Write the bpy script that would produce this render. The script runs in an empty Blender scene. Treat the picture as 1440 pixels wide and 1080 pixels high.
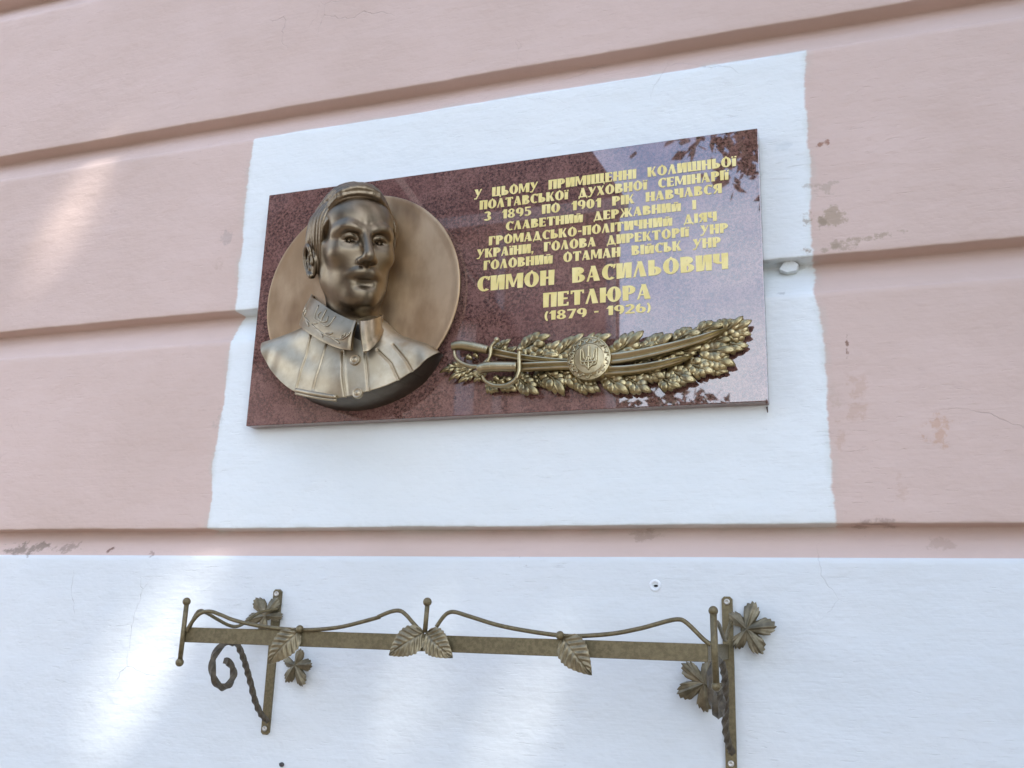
import bpy, math, random
import numpy as np
from mathutils import Matrix, Vector

rad = math.radians
C = bpy.context.scene.collection
SC = bpy.context.scene
ZT = 2.40            # height of the plaque's top edge above the pavement; local z = 0 there

# ------------------------------------------------------------------ camera
F_PX = 1352.28       # focal length in pixels of a 1440 px wide picture
CAM_R = np.array([[0.9445803, 0.0549238, 0.3236533],
                  [0.3269525, -0.2459872, -0.9124650],
                  [0.0294986, 0.9677157, -0.2503122]])
CAM_C = np.array([1.1150, -1.6102, -0.8754])
cam = bpy.data.cameras.new('camera')
cam.sensor_width = 36.0
cam.lens = F_PX / 1440 * 36.0
cam.clip_start = 0.05
cam.clip_end = 500
cam_o = bpy.data.objects.new('camera', cam)
_m = Matrix(CAM_R.tolist()).to_4x4()
_m.translation = Vector((CAM_C[0], CAM_C[1], CAM_C[2] + ZT))
cam_o.matrix_world = _m
C.objects.link(cam_o)
SC.camera = cam_o

# ------------------------------------------------------------------ sky, sun, exposure
SUN = np.array([0.50, -0.36, 0.84]); SUN = SUN / np.linalg.norm(SUN)
SUN_EL = math.asin(SUN[2]); SUN_ROT = math.atan2(SUN[0], SUN[1])
w = bpy.data.worlds.new('World'); SC.world = w; w.use_nodes = True
nt = w.node_tree; nt.nodes.clear()
sky = nt.nodes.new('ShaderNodeTexSky'); sky.sky_type = 'NISHITA'; sky.sun_disc = False
sky.sun_elevation = SUN_EL; sky.sun_rotation = SUN_ROT; sky.air_density = 1.0; sky.dust_density = 1.2
tc = nt.nodes.new('ShaderNodeTexCoord')
mp = nt.nodes.new('ShaderNodeMapping'); mp.inputs['Scale'].default_value = (1.0, 1.0, 1.9)
mp.inputs['Location'].default_value = (0.37, 0.2, 0.1)
cn = nt.nodes.new('ShaderNodeTexNoise'); cn.inputs['Scale'].default_value = 3.2
cn.inputs['Detail'].default_value = 7; cn.inputs['Roughness'].default_value = 0.58
cr = nt.nodes.new('ShaderNodeValToRGB'); cr.color_ramp.elements[0].position = 0.40; cr.color_ramp.elements[1].position = 0.78
mx = nt.nodes.new('ShaderNodeMix'); mx.data_type = 'RGBA'
mx.inputs['B'].default_value = (6.6, 6.9, 7.6, 1)
bg = nt.nodes.new('ShaderNodeBackground'); bg.inputs['Strength'].default_value = 0.15
wo = nt.nodes.new('ShaderNodeOutputWorld')
L = nt.links.new
L(tc.outputs['Generated'], mp.inputs['Vector']); L(mp.outputs[0], cn.inputs['Vector'])
sz = nt.nodes.new('ShaderNodeSeparateXYZ'); L(tc.outputs['Generated'], sz.inputs[0])
ma = nt.nodes.new('ShaderNodeMath'); ma.operation = 'MULTIPLY_ADD'; ma.inputs[1].default_value = -0.55; ma.inputs[2].default_value = 0.20
L(sz.outputs[2], ma.inputs[0]); mb_ = nt.nodes.new('ShaderNodeMath'); mb_.operation = 'ADD'
L(cn.outputs['Fac'], mb_.inputs[0]); L(ma.outputs[0], mb_.inputs[1]); L(mb_.outputs[0], cr.inputs[0]); L(cr.outputs[0], mx.inputs['Factor'])
L(sky.outputs[0], mx.inputs['A']); L(mx.outputs['Result'], bg.inputs[0]); L(bg.outputs[0], wo.inputs[0])
sl = bpy.data.lights.new('sun', 'SUN'); sl.energy = 2.2; sl.angle = rad(0.9); sl.color = (1.0, 0.95, 0.88)
so = bpy.data.objects.new('sun', sl); so.rotation_euler = Vector(SUN.tolist()).to_track_quat('Z', 'Y').to_euler()
so.location = (6, -3, 12); C.objects.link(so)
SC.view_settings.view_transform = 'Standard'; SC.view_settings.look = 'None'
SC.view_settings.exposure = 1.98; SC.view_settings.gamma = 1.0
SC.cycles.max_bounces = 8; SC.cycles.diffuse_bounces = 4; SC.cycles.glossy_bounces = 4

# ------------------------------------------------------------------ measuring helpers
def ray(px, py):
    return CAM_R @ np.array([(px - 720) / F_PX, (540 - py) / F_PX, -1.0])
def U(px, py, d=0.0):                 # photo pixel -> (x, z) on the plane d metres out from the wall
    r = ray(px, py); s = (-d - CAM_C[1]) / r[1]; q = CAM_C + s * r
    return q[0], q[2]
def P3(px, py, d=0.0):
    x, z = U(px, py, d); return (x, -d, z)
def UX(px, py, x):                    # photo pixel -> point on the plane x = const
    r = ray(px, py); s = (x - CAM_C[0]) / r[0]; q = CAM_C + s * r
    return (x, q[1], q[2])

# ------------------------------------------------------------------ scene helpers
LOC = {}
def thing(name, label, cat, loc=(0, 0, 0), group=None):
    o = bpy.data.objects.new(name, None); C.objects.link(o)
    o.empty_display_size = 0.1
    o.location = (loc[0], loc[1], loc[2] + ZT); LOC[o] = np.array(loc, float)
    o['label'] = label; o['category'] = cat
    if group: o['group'] = group
    return o
def mk(name, V, F, mat, parent=None, smooth=True, origin=None, label=None):
    V = np.asarray(V, float)
    base = LOC[parent] if parent is not None else np.zeros(3)
    if origin is None:
        origin = base if parent is not None else np.array([V[:, 0].mean(), V[:, 1].mean(), V[:, 2].min()])
    origin = np.asarray(origin, float)
    me = bpy.data.meshes.new(name)
    if isinstance(F, np.ndarray) and F.ndim == 2:
        n, k = F.shape
        me.vertices.add(len(V)); me.vertices.foreach_set('co', (V - origin).astype(np.float32).ravel())
        me.loops.add(n * k); me.loops.foreach_set('vertex_index', F.astype(np.int32).ravel())
        me.polygons.add(n); me.polygons.foreach_set('loop_start', np.arange(0, n * k, k, dtype=np.int32))
        me.polygons.foreach_set('loop_total', np.full(n, k, dtype=np.int32))
        me.update(calc_edges=True)
    else:
        me.from_pydata((V - origin).tolist(), [], [list(f) for f in F])
    me.validate()
    me.polygons.foreach_set('use_smooth', [bool(smooth)] * len(me.polygons))
    me.materials.append(mat); me.update()
    o = bpy.data.objects.new(name, me); C.objects.link(o)
    if parent is not None:
        o.parent = parent; o.location = (origin - base).tolist()
    else:
        o.location = (origin[0], origin[1], origin[2] + ZT)
    LOC[o] = origin
    if label: o['label'] = label
    return o
def tag(o, label=None, cat=None, group=None, kind=None):
    if label: o['label'] = label
    if cat: o['category'] = cat
    if group: o['group'] = group
    if kind: o['kind'] = kind
    return o
def split_sharp(o, ang=40):
    me = o.data
    try:
        me.set_sharp_from_angle(angle=rad(ang))
    except Exception:
        pass
    return o

class MB:
    def __init__(s): s.V = []; s.F = []; s.n = 0
    def add(s, V, F):
        V = np.asarray(V, float)
        s.F += [tuple(int(i) + s.n for i in f) for f in F]; s.V.append(V); s.n += len(V); return s
    def v(s): return np.concatenate(s.V)
    def box(s, x0, x1, y0, y1, z0, z1, b=0.0):
        if b <= 0:
            V = [(x, y, z) for x in (x0, x1) for y in (y0, y1) for z in (z0, z1)]
            F = [(0, 1, 3, 2), (4, 6, 7, 5), (0, 4, 5, 1), (2, 3, 7, 6), (0, 2, 6, 4), (1, 5, 7, 3)]
            return s.add(V, F)
        # chamfered box
        V = []; idx = {}
        for i, x in enumerate((x0, x1)):
            for j, y in enumerate((y0, y1)):
                for k, z in enumerate((z0, z1)):
                    sx, sy, sz = 1 - 2 * i, 1 - 2 * j, 1 - 2 * k
                    for a, p in enumerate(((x, y + sy * b, z + sz * b), (x + sx * b, y, z + sz * b), (x + sx * b, y + sy * b, z))):
                        idx[(i, j, k, a)] = len(V); V.append(p)
        F = []
        for i in (0, 1):
            q = [(i, 0, 0, 0), (i, 0, 1, 0), (i, 1, 1, 0), (i, 1, 0, 0)]; F.append([idx[t] for t in (q if i == 0 else q[::-1])])
        for j in (0, 1):
            q = [(0, j, 0, 1), (1, j, 0, 1), (1, j, 1, 1), (0, j, 1, 1)]; F.append([idx[t] for t in (q if j == 0 else q[::-1])])
        for k in (0, 1):
            q = [(0, 0, k, 2), (0, 1, k, 2), (1, 1, k, 2), (1, 0, k, 2)]; F.append([idx[t] for t in (q if k == 0 else q[::-1])])
        for i in (0, 1):
            for j in (0, 1): F.append([idx[(i, j, 0, 0)], idx[(i, j, 1, 0)], idx[(i, j, 1, 1)], idx[(i, j, 0, 1)]])
            for k in (0, 1): F.append([idx[(i, 0, k, 0)], idx[(i, 1, k, 0)], idx[(i, 1, k, 2)], idx[(i, 0, k, 2)]])
        for j in (0, 1):
            for k in (0, 1): F.append([idx[(0, j, k, 1)], idx[(1, j, k, 1)], idx[(1, j, k, 2)], idx[(0, j, k, 2)]])
        for i in (0, 1):
            for j in (0, 1):
                for k in (0, 1): F.append([idx[(i, j, k, a)] for a in (0, 1, 2)])
        return s.add(V, F)
    def tube(s, pts, r, n=10, ref=None, cap=True, sq=None):
        """round (or, with sq=(a,b), flat rectangular) bar along a polyline"""
        P = np.asarray(pts, float); m = len(P)
        R = np.full(m, r, float) if np.isscalar(r) else np.asarray(r, float)
        T = np.gradient(P, axis=0); T /= np.linalg.norm(T, axis=1)[:, None] + 1e-12
        if ref is None:
            ref = np.array([0, 1, 0.]) if abs(T[0][1]) < .8 else np.array([1, 0, 0.])
        N = np.cross(T[0], ref); N /= np.linalg.norm(N)
        V = []
        for i in range(m):
            N = N - T[i] * np.dot(N, T[i]); N /= np.linalg.norm(N); B = np.cross(T[i], N)
            for k in range(n):
                a = 2 * math.pi * k / n
                V.append(P[i] + R[i] * (N * math.cos(a) + B * math.sin(a)))
        F = [(i * n + k, i * n + (k + 1) % n, (i + 1) * n + (k + 1) % n, (i + 1) * n + k) for i in range(m - 1) for k in range(n)]
        if cap:
            F.append(tuple(range(n))[::-1]); F.append(tuple((m - 1) * n + k for k in range(n)))
        return s.add(V, F)
    def ball(s, c, r, n=16, m=10, sc=(1, 1, 1)):
        V = [np.array(c) + np.array((0, 0, r * sc[2]))]
        for i in range(1, m):
            t = math.pi * i / m
            for k in range(n):
                a = 2 * math.pi * k / n
                V.append(np.array(c) + r * np.array((math.sin(t) * math.cos(a) * sc[0], math.sin(t) * math.sin(a) * sc[1], math.cos(t) * sc[2])))
        V.append(np.array(c) - np.array((0, 0, r * sc[2])))
        F = [(0, 1 + k, 1 + (k + 1) % n) for k in range(n)]
        for i in range(m - 2):
            for k in range(n):
                a = 1 + i * n + k; b = 1 + i * n + (k + 1) % n
                F.append((a, a + n, b + n, b))
        e = len(V) - 1
        F += [(e, e - n + (k + 1) % n, e - n + k) for k in range(n)]
        return s.add(V, F)
    def prism(s, poly, y0, y1):
        """polygon in (x, z) extruded from y0 (back) to y1 (front, smaller y)"""
        n = len(poly)
        V = [(x, y0, z) for x, z in poly] + [(x, y1, z) for x, z in poly]
        F = [tuple(range(n, 2 * n)), tuple(range(n))[::-1]] + [(i, (i + 1) % n, n + (i + 1) % n, n + i) for i in range(n)]
        return s.add(V, F)
    def obj(s, name, mat, parent=None, smooth=True, **k):
        return mk(name, s.v(), s.F, mat, parent, smooth, **k)

def spline(pts, n=40):
    P = np.asarray(pts, float); P = np.vstack([2 * P[0] - P[1], P, 2 * P[-1] - P[-2]])
    m = len(P) - 3; out = []
    for t in np.linspace(0, m, n):
        i = min(int(t), m - 1); u = t - i
        p0, p1, p2, p3 = P[i:i + 4]
        out.append(.5 * ((2 * p1) + (-p0 + p2) * u + (2 * p0 - 5 * p1 + 4 * p2 - p3) * u * u + (-p0 + 3 * p1 - 3 * p2 + p3) * u ** 3))
    return np.array(out)
def grid_faces(nu, nv, wrap=False):
    i = np.arange(nu - 1)[:, None]; j = np.arange(nv - 1)[None, :]
    a = (i * nv + j).ravel()
    return np.stack([a, a + 1, a + nv + 1, a + nv], 1)
def sstep(a, b, x):
    t = np.clip((x - a) / (b - a), 0, 1); return t * t * (3 - 2 * t)

# ------------------------------------------------------------------ material helpers
class Mat:
    def __init__(s, name):
        s.m = bpy.data.materials.new(name); s.m.use_nodes = True
        s.t = s.m.node_tree; s.b = s.t.nodes['Principled BSDF']; s._pos = None
    def n(s, typ, **kw):
        nd = s.t.nodes.new(typ)
        for k, v in kw.items(): setattr(nd, k, v)
        return nd
    def l(s, a, b): s.t.links.new(a, b)
    def pos(s):
        if s._pos is None: s._pos = s.n('ShaderNodeNewGeometry').outputs['Position']
        return s._pos
    def mapped(s, scale, loc=(0, 0, 0), rot=(0, 0, 0), vec=None):
        m = s.n('ShaderNodeMapping'); m.inputs['Scale'].default_value = scale; m.inputs['Location'].default_value = loc
        m.inputs['Rotation'].default_value = rot
        s.l(vec if vec is not None else s.pos(), m.inputs['Vector']); return m.outputs[0]
    def noise(s, vec, scale, detail=4, rough=.55, dist=0):
        n = s.n('ShaderNodeTexNoise'); n.inputs['Scale'].default_value = scale; n.inputs['Detail'].default_value = detail
        n.inputs['Roughness'].default_value = rough; n.inputs['Distortion'].default_value = dist
        s.l(vec, n.inputs['Vector']); return n.outputs['Fac']
    def math(s, op, a, b=None, c=None, clamp=False):
        m = s.n('ShaderNodeMath', operation=op); m.use_clamp = clamp
        for i, v in enumerate((a, b, c)):
            if v is None: continue
            if isinstance(v, (int, float)): m.inputs[i].default_value = v
            else: s.l(v, m.inputs[i])
        return m.outputs[0]
    def ss(s, v, a, b):             # smoothstep
        m = s.n('ShaderNodeMapRange', interpolation_type='SMOOTHSTEP')
        m.inputs['From Min'].default_value = a; m.inputs['From Max'].default_value = b
        if a > b:
            m.inputs['From Min'].default_value = b; m.inputs['From Max'].default_value = a
            m.inputs['To Min'].default_value = 1; m.inputs['To Max'].default_value = 0
        s.l(v, m.inputs['Value']); return m.outputs[0]
    def mix(s, f, a, b, mode='MIX'):
        m = s.n('ShaderNodeMix', data_type='RGBA', blend_type=mode)
        if isinstance(f, (int, float)): m.inputs['Factor'].default_value = f
        else: s.l(f, m.inputs['Factor'])
        for k, v in (('A', a), ('B', b)):
            if isinstance(v, tuple): m.inputs[k].default_value = v if len(v) == 4 else v + (1,)
            else: s.l(v, m.inputs[k])
        return m.outputs['Result']
    def bump(s, h, strength, dist, prev=None):
        b = s.n('ShaderNodeBump'); b.inputs['Strength'].default_value = strength; b.inputs['Distance'].default_value = dist
        s.l(h, b.inputs['Height'])
        if prev is not None: s.l(prev, b.inputs['Normal'])
        return b.outputs[0]
    def set(s, color=None, metallic=None, rough=None, normal=None, ior=None, spec=None):
        for k, v in (('Base Color', color), ('Metallic', metallic), ('Roughness', rough), ('Normal', normal), ('IOR', ior), ('Specular IOR Level', spec)):
            if v is None: continue
            if isinstance(v, tuple): s.b.inputs[k].default_value = v if len(v) == 4 else v + (1,)
            elif isinstance(v, (int, float)): s.b.inputs[k].default_value = v
            else: s.l(v, s.b.inputs[k])
        return s.m

#@@WALLMAT
def sep(M):
    x = M.n('ShaderNodeSeparateXYZ'); M.l(M.pos(), x.inputs[0]); return x.outputs
def blob(M, px, py, rx, rz, soft, nz, seed=0, d=0.0, ang=0.0):
    """irregular spot on the wall about a place; nz = noise socket"""
    x, z = U(px, py, d); X, Y, Z = sep_cache[M]
    dx = M.math('SUBTRACT', X, x); dz = M.math('SUBTRACT', Z, z + ZT)
    ca, sa = math.cos(ang), math.sin(ang)
    u = M.math('DIVIDE', M.math('ADD', M.math('MULTIPLY', dx, ca), M.math('MULTIPLY', dz, sa)), rx)
    v = M.math('DIVIDE', M.math('SUBTRACT', M.math('MULTIPLY', dz, ca), M.math('MULTIPLY', dx, sa)), rz)
    r = M.math('ADD', M.math('MULTIPLY', u, u), M.math('MULTIPLY', v, v))
    r = M.math('ADD', r, M.math('MULTIPLY', M.math('SUBTRACT', nz, 0.47), 15.0))
    return M.ss(r, 1.0 + soft, 1.0 - soft)
sep_cache = {}

def wall_material():
    M = Mat('painted_render'); sep_cache[M] = sep(M); X, Y, Z = sep_cache[M]
    nb = M.noise(M.mapped((1, 1, 1)), 2.2, 5, .6)
    nf = M.noise(M.mapped((1, 1, 1)), 38, 5, .65)
    nm = M.noise(M.mapped((1, 1, 1)), 14, 4, .6)
    brush = M.noise(M.mapped((5, 5, 70), rot=(0, .05, 0)), 1.6, 5, .62)
    brush2 = M.noise(M.mapped((14, 14, 190), rot=(0, -.03, 0)), 1.3, 3, .6)
    pink = M.mix(M.ss(nb, .3, .7), (.545, .415, .348), (.610, .470, .405))
    pink = M.mix(M.math('MULTIPLY', M.ss(brush, .35, .75), .2), pink, (.635, .485, .415))
    # white emulsion patch behind the plaque, brushed on by hand: irregular edges
    e1 = M.math('MULTIPLY', M.math('SUBTRACT', nm, .5), .020)
    e2 = M.math('MULTIPLY', M.math('SUBTRACT', brush, .5), .009)
    wob = M.math('ADD', M.math('ADD', e1, e2), M.math('MULTIPLY', M.math('SUBTRACT', M.noise(M.mapped((1, 1, 1), loc=(8, 3, 1)), 4.5, 2), .5), .030))
    def edge(pts, sgn):
        q = [U(*p) for p in pts]; q.sort(key=lambda t: t[1])
        fc = M.n('ShaderNodeFloatCurve'); cv = fc.mapping.curves[0]
        z0, z1 = -0.75, 0.35; x0 = min(t[0] for t in q) - .05; x1 = max(t[0] for t in q) + .05
        while len(cv.points) < len(q): cv.points.new(.5, .5)
        for p_, t in zip(cv.points, q):
            p_.location = ((t[1] - z0) / (z1 - z0), (t[0] - x0) / (x1 - x0)); p_.handle_type = 'VECTOR'
        fc.mapping.update()
        zz = M.math('DIVIDE', M.math('SUBTRACT', Z, z0 + ZT), z1 - z0); M.l(zz, fc.inputs['Value'])
        xe = M.math('ADD', M.math('MULTIPLY', fc.outputs[0], x1 - x0), x0)
        dlt = M.math('SUBTRACT', X, xe) if sgn > 0 else M.math('SUBTRACT', xe, X)
        return M.math('ADD', dlt, wob)
    el = edge([(355, 200), (347, 270), (340, 345), (331, 430), (322, 490), (316, 560), (303, 650), (296, 741)], 1)
    er = edge([(1131, 68), (1136, 150), (1139, 260), (1144, 360), (1147, 412), (1155, 480), (1163, 600), (1172, 737)], -1)
    zt0 = U(745, 132)[1]
    et = M.math('ADD', M.math('SUBTRACT', zt0 + ZT + .002, Z), M.math('MULTIPLY', wob, .35))
    inside = M.math('MINIMUM', M.math('MINIMUM', el, er), et)
    bot = M.math('SUBTRACT', Z, -.6950 + ZT)
    inside = M.math('MINIMUM', inside, bot)
    mask = M.ss(inside, -.0022, .0034)
    plinth = M.math('LESS_THAN', Z, -.7462 + ZT)
    white = M.mix(M.ss(nb, .3, .72), (.690, .728, .712), (.738, .768, .745))
    white = M.mix(M.math('MULTIPLY', M.ss(brush, .4, .8), .2), white, (.775, .79, .775))
    white = M.mix(plinth, white, M.mix(1.0, white, (.90, .90, .915), 'MULTIPLY'))
    # greyish halo where the white thins at its border
    halo = M.math('MULTIPLY', M.ss(M.math('ABSOLUTE', inside), .014, 0.0), M.ss(nm, .42, .62))
    col = M.mix(M.math('MAXIMUM', mask, plinth), pink, white)
    col = M.mix(M.math('MULTIPLY', halo, M.math('MULTIPLY', .35, M.math('SUBTRACT', 1.0, plinth))), col, (.48, .47, .40))
    # stains, flaked paint, rust: (pixel, size, colour, amount)
    sp = [(1165, 303, .030, .016, (.30, .235, .15), .75, .0), (1155, 316, .007, .016, (.25, .20, .14), .6, 0),
          (1155, 262, .022, .010, (.33, .27, .2), .55, 0), (1150, 204, .017, .004, (.24, .10, .05), .95, .25),
          (1205, 338, .060, .006, (.33, .26, .18), .8, .12), (1170, 348, .028, .006, (.30, .24, .17), .6, 0),
          (1191, 488, .003, .018, (.16, .07, .035), .95, 0), (1322, 604, .018, .022, (.47, .27, .16), .6, 0),
          (1204, 560, .012, .040, (.45, .29, .2), .4, 0), (1180, 610, .008, .022, (.45, .29, .2), .4, 0), (1268, 690, .008, .02, (.45, .29, .2), .35, 0),
          (318, 335, .012, .016, (.36, .30, .27), .55, .5), (308, 372, .015, .012, (.42, .30, .22), .4, 0), (306, 590, .010, .02, (.33, .29, .24), .4, 0),
          (1176, 560, .012, .02, (.42, .31, .22), .35, 0), (30, 770, .050, .012, (.20, .16, .12), .9, 0), (85, 768, .03, .01, (.22, .17, .13), .7, 0),
          (152, 771, .011, .006, (.13, .06, .04), .97, .45), (210, 778, .008, .006, (.2, .13, .1), .8, 0),
          (905, 752, .02, .01, (.30, .22, .17), .5, 0), (1320, 763, .015, .012, (.36, .26, .2), .5, 0), (1232, 735, .03, .005, (.25, .17, .13), .6, 0),
          (1095, 412, .012, .004, (.33, .35, .33), .6, 0), (1110, 365, .03, .006, (.45, .46, .42), .5, 0), (1100, 205, .02, .006, (.55, .6, .6), .4, 0)]
    for (px, py, rx, rz, c, amt, ang) in sp:
        col = M.mix(M.math('MULTIPLY', blob(M, px, py, rx, rz, .95, nf, ang=ang), amt * .8), col, c)
    # hairline cracks in the render
    cw = M.n('ShaderNodeTexVoronoi', feature='DISTANCE_TO_EDGE'); cw.inputs['Scale'].default_value = 3.1
    wv = M.n('ShaderNodeVectorMath', operation='ADD'); no = M.n('ShaderNodeTexNoise'); no.inputs['Scale'].default_value = 5; no.inputs['Detail'].default_value = 5
    M.l(M.pos(), no.inputs['Vector']); sc_ = M.n('ShaderNodeVectorMath', operation='SCALE'); sc_.inputs['Scale'].default_value = .16
    M.l(no.outputs['Color'], sc_.inputs[0]); M.l(M.pos(), wv.inputs[0]); M.l(sc_.outputs[0], wv.inputs[1]); M.l(wv.outputs[0], cw.inputs['Vector'])
    crack = M.math('MULTIPLY', M.ss(cw.outputs['Distance'], .0034, .0008), M.ss(M.noise(M.mapped((1, 1, 1), loc=(3, 1, 7)), 2.6, 3), .57, .68))
    col = M.mix(M.math('MULTIPLY', crack, .20), col, (.22, .17, .15))
    # grime specks
    spk = M.ss(M.noise(M.mapped((1, 1, 1), loc=(9, 2, 4)), 120, 2, .5), .74, .8)
    spk = M.math('MULTIPLY', spk, M.ss(nb, .45, .65))
    col = M.mix(M.math('MULTIPLY', spk, .45), col, (.25, .21, .19))
    h = M.math('ADD', M.math('MULTIPLY', brush, .15), M.math('ADD', M.math('MULTIPLY', brush2, .13), M.math('MULTIPLY', nf, .42)))
    scr = M.math('MULTIPLY', M.ss(M.noise(M.mapped((22, 22, 150), rot=(0, .25, 0), loc=(1, 5, 2)), 1.2, 4, .6), .60, .66), M.ss(nb, .42, .6))
    h = M.math('SUBTRACT', h, M.math('MULTIPLY', scr, .22))
    h = M.math('SUBTRACT', h, M.math('MULTIPLY', crack, .35))
    h = M.math('ADD', h, M.math('MULTIPLY', mask, .12))
    n1 = M.bump(h, 0.6, .0040)
    n2 = M.bump(M.noise(M.mapped((1, 1, 1.6)), 7, 4, .55), .7, .010, n1)
    return M.set(col, 0, .86, n2, spec=.25)
WALL = wall_material()

def granite_material():
    M = Mat('red_granite')
    v = M.n('ShaderNodeTexVoronoi'); v.inputs['Scale'].default_value = 620; M.l(M.pos(), v.inputs['Vector'])
    sv = M.n('ShaderNodeSeparateColor'); M.l(v.outputs['Color'], sv.inputs[0])
    n1 = M.noise(M.mapped((1, 1, 1)), 170, 4, .65); n2 = M.noise(M.mapped((1, 1, 1)), 24, 5, .65); n3 = M.noise(M.mapped((1, 1, 1), loc=(4, 4, 4)), 7, 3, .6)
    c = M.mix(M.ss(n1, .38, .64), (.075, .035, .028), (.225, .112, .088))
    c = M.mix(M.math('MULTIPLY', M.ss(n2, .45, .68), .55), c, (.27, .14, .115))
    c = M.mix(M.math('MULTIPLY', M.ss(sv.outputs[0], .80, .86), .5), c, (.016, .010, .011))
    c = M.mix(M.math('MULTIPLY', M.ss(sv.outputs[1], .86, .92), .4), c, (.26, .155, .135))
    c = M.mix(M.math('MULTIPLY', M.ss(n3, .45, .7), .35), c, (.115, .042, .036))
    r = M.math('ADD', .008, M.math('MULTIPLY', n2, .02))
    return M.set(c, 0, r, ior=2.1)
GRANITE = granite_material()

def bronze(name, c1, c2, rough, sc=18, metallic=1.0, bump=.15, c3=None, streak=(1, 1, 1)):
    M = Mat(name)
    n1 = M.noise(M.mapped(streak), sc, 5, .6); n2 = M.noise(M.mapped((1, 1, 1), loc=(2, 5, 1)), sc * 6, 4, .6)
    c = M.mix(M.ss(n1, .36, .66), c1, c2)
    if c3: c = M.mix(M.ss(M.noise(M.mapped(streak, loc=(7, 1, 3)), sc * .6, 4, .6), .52, .7), c, c3)
    r = M.math('ADD', rough - .06, M.math('MULTIPLY', n2, .14))
    nn = M.bump(n2, bump, .0012)
    return M.set(c, metallic, r, nn)
B_FACE = bronze('dark_patinated_bronze', (.155, .120, .078), (.20, .156, .104), .38, 12, bump=.05, c3=(.13, .10, .066))
B_HAIR = bronze('hair_bronze', (.155, .120, .078), (.20, .156, .104), .36, 22, bump=.05)
B_COAT = bronze('pale_bronze', (.36, .295, .195), (.47, .395, .275), .47, 20, bump=.05, c3=(.32, .23, .13))
B_COLL = bronze('collar_bronze', (.25, .19, .115), (.34, .265, .17), .38, 24)
B_DISC = bronze('golden_bronze', (.40, .265, .145), (.58, .42, .255), .42, 7, bump=.05, c3=(.20, .12, .068), streak=(1.4, 1, .7))
B_RIM_SHADE = bronze('rim_shade_bronze', (.09, .075, .055), (.14, .115, .085), .45, 16)  # shade of the downward-facing rim put into the bronze colour
B_LEAF = bronze('leaf_bronze', (.24, .19, .095), (.42, .34, .18), .34, 30, bump=.06, c3=(.24, .20, .12))
B_BLADE = bronze('sabre_bronze', (.36, .295, .165), (.46, .385, .235), .32, 30, bump=.04)
GOLD = bronze('gilt_paint', (.74, .60, .21), (.82, .69, .29), .5, 40, metallic=.15)
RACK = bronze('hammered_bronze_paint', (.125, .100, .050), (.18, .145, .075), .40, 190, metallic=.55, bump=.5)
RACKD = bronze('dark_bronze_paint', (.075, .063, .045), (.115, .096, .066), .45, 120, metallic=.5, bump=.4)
RLEAF = bronze('brushed_bronze_paint', (.17, .14, .082), (.28, .235, .14), .40, 60, metallic=.6, bump=.3)
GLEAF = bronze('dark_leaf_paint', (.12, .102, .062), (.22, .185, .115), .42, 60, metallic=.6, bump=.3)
ZINC = bronze('zinc_screw', (.45, .43, .38), (.55, .52, .46), .4, 60, metallic=.8)
def flat(name, c1, c2, rough=.8, sc=6):
    M = Mat(name); return M.set(M.mix(M.ss(M.noise(M.mapped((1, 1, 1)), sc, 5, .6), .35, .68), c1, c2), 0, rough)

#@@WALL
# ------------------------------------------------------------------ the building's wall
rng = np.random.default_rng(7)
def n1d(x, sc, seed):
    r = np.random.default_rng(seed); out = np.zeros_like(x)
    for k in range(6): out += np.sin(x * sc * (1.7 ** k) + r.uniform(0, 6.28)) / (1.5 ** k)
    return out / 2.5
GA = [(.2230, .1580), (-.2385, -.3045), (-.6935, -.7470)]        # groove: upper arris, lower arris
GD = .040                                                         # groove depth
def wall_profile():
    pr = []                                                       # (y, z, edge flag)
    gs = [(.6840, .6190)] + GA
    z = 1.05
    for (u, l) in gs:
        for zz in np.arange(z, u + .010, -.012): pr.append((0, zz))
        pr += [(0, u + .004), (.0004, u + .0016), (.0014, u + .0004), (.0034, u), (.013, u - .0002), (.026, u - .0004), (GD - .002, u - .0008), (GD, u - .0030)]
        for t in (.2, .4, .6, .8, .94): pr.append((GD + (.0042 - GD) * t, u - .0030 + (l + .0012 - u + .0030) * t))
        pr += [(.0036, l + .0006), (.0018, l - .0006), (.0004, l - .0030)]
        z = l - .010
    for zz in np.arange(z, -1.45, -.012): pr.append((0, zz))
    return pr
wall = thing('building_wall', 'pink plaster wall with horizontal grooves above a white plinth', 'wall', (0, 0, -2.4))
pr = np.array(wall_profile())
xs = np.concatenate([np.arange(-1.35, 1.95, .0125)])
nx, nz = len(xs), len(pr)
XX = np.repeat(xs[:, None], nz, 1); YY = np.repeat(pr[:, 0][None], nx, 0).copy(); ZZ = np.repeat(pr[:, 1][None], nx, 0).copy()
# unevenness: arrises wander, plaster is not flat
for gi, (u, l) in enumerate([(.6840, .6190)] + GA):
    wu = np.exp(-((ZZ - u) / .012) ** 2); wl = np.exp(-((ZZ - l) / .012) ** 2)
    ZZ += wu * (n1d(xs, 9, 11 + gi) * .0011 + n1d(xs, 60, 31 + gi) * .0006)[:, None] + wl * (n1d(xs, 8, 51 + gi) * .0012 + n1d(xs, 70, 71 + gi) * .0006)[:, None]
und = np.zeros_like(XX)
for k in range(9):
    a, b, ph = rng.uniform(2, 14), rng.uniform(2, 14), rng.uniform(0, 6.28, 2)
    und += np.sin(XX * a + ph[0]) * np.sin(ZZ * b + ph[1]) / (1 + .1 * (a + b))
YY += und * .0016
VW = np.stack([XX.ravel(), YY.ravel(), ZZ.ravel()], 1)
FW = grid_faces(nx, nz)[:, ::-1]
cen = VW[FW].mean(1)
qpatch = [U(355, 200), U(1132, 68), U(1172, 738), U(296, 742)]
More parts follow.
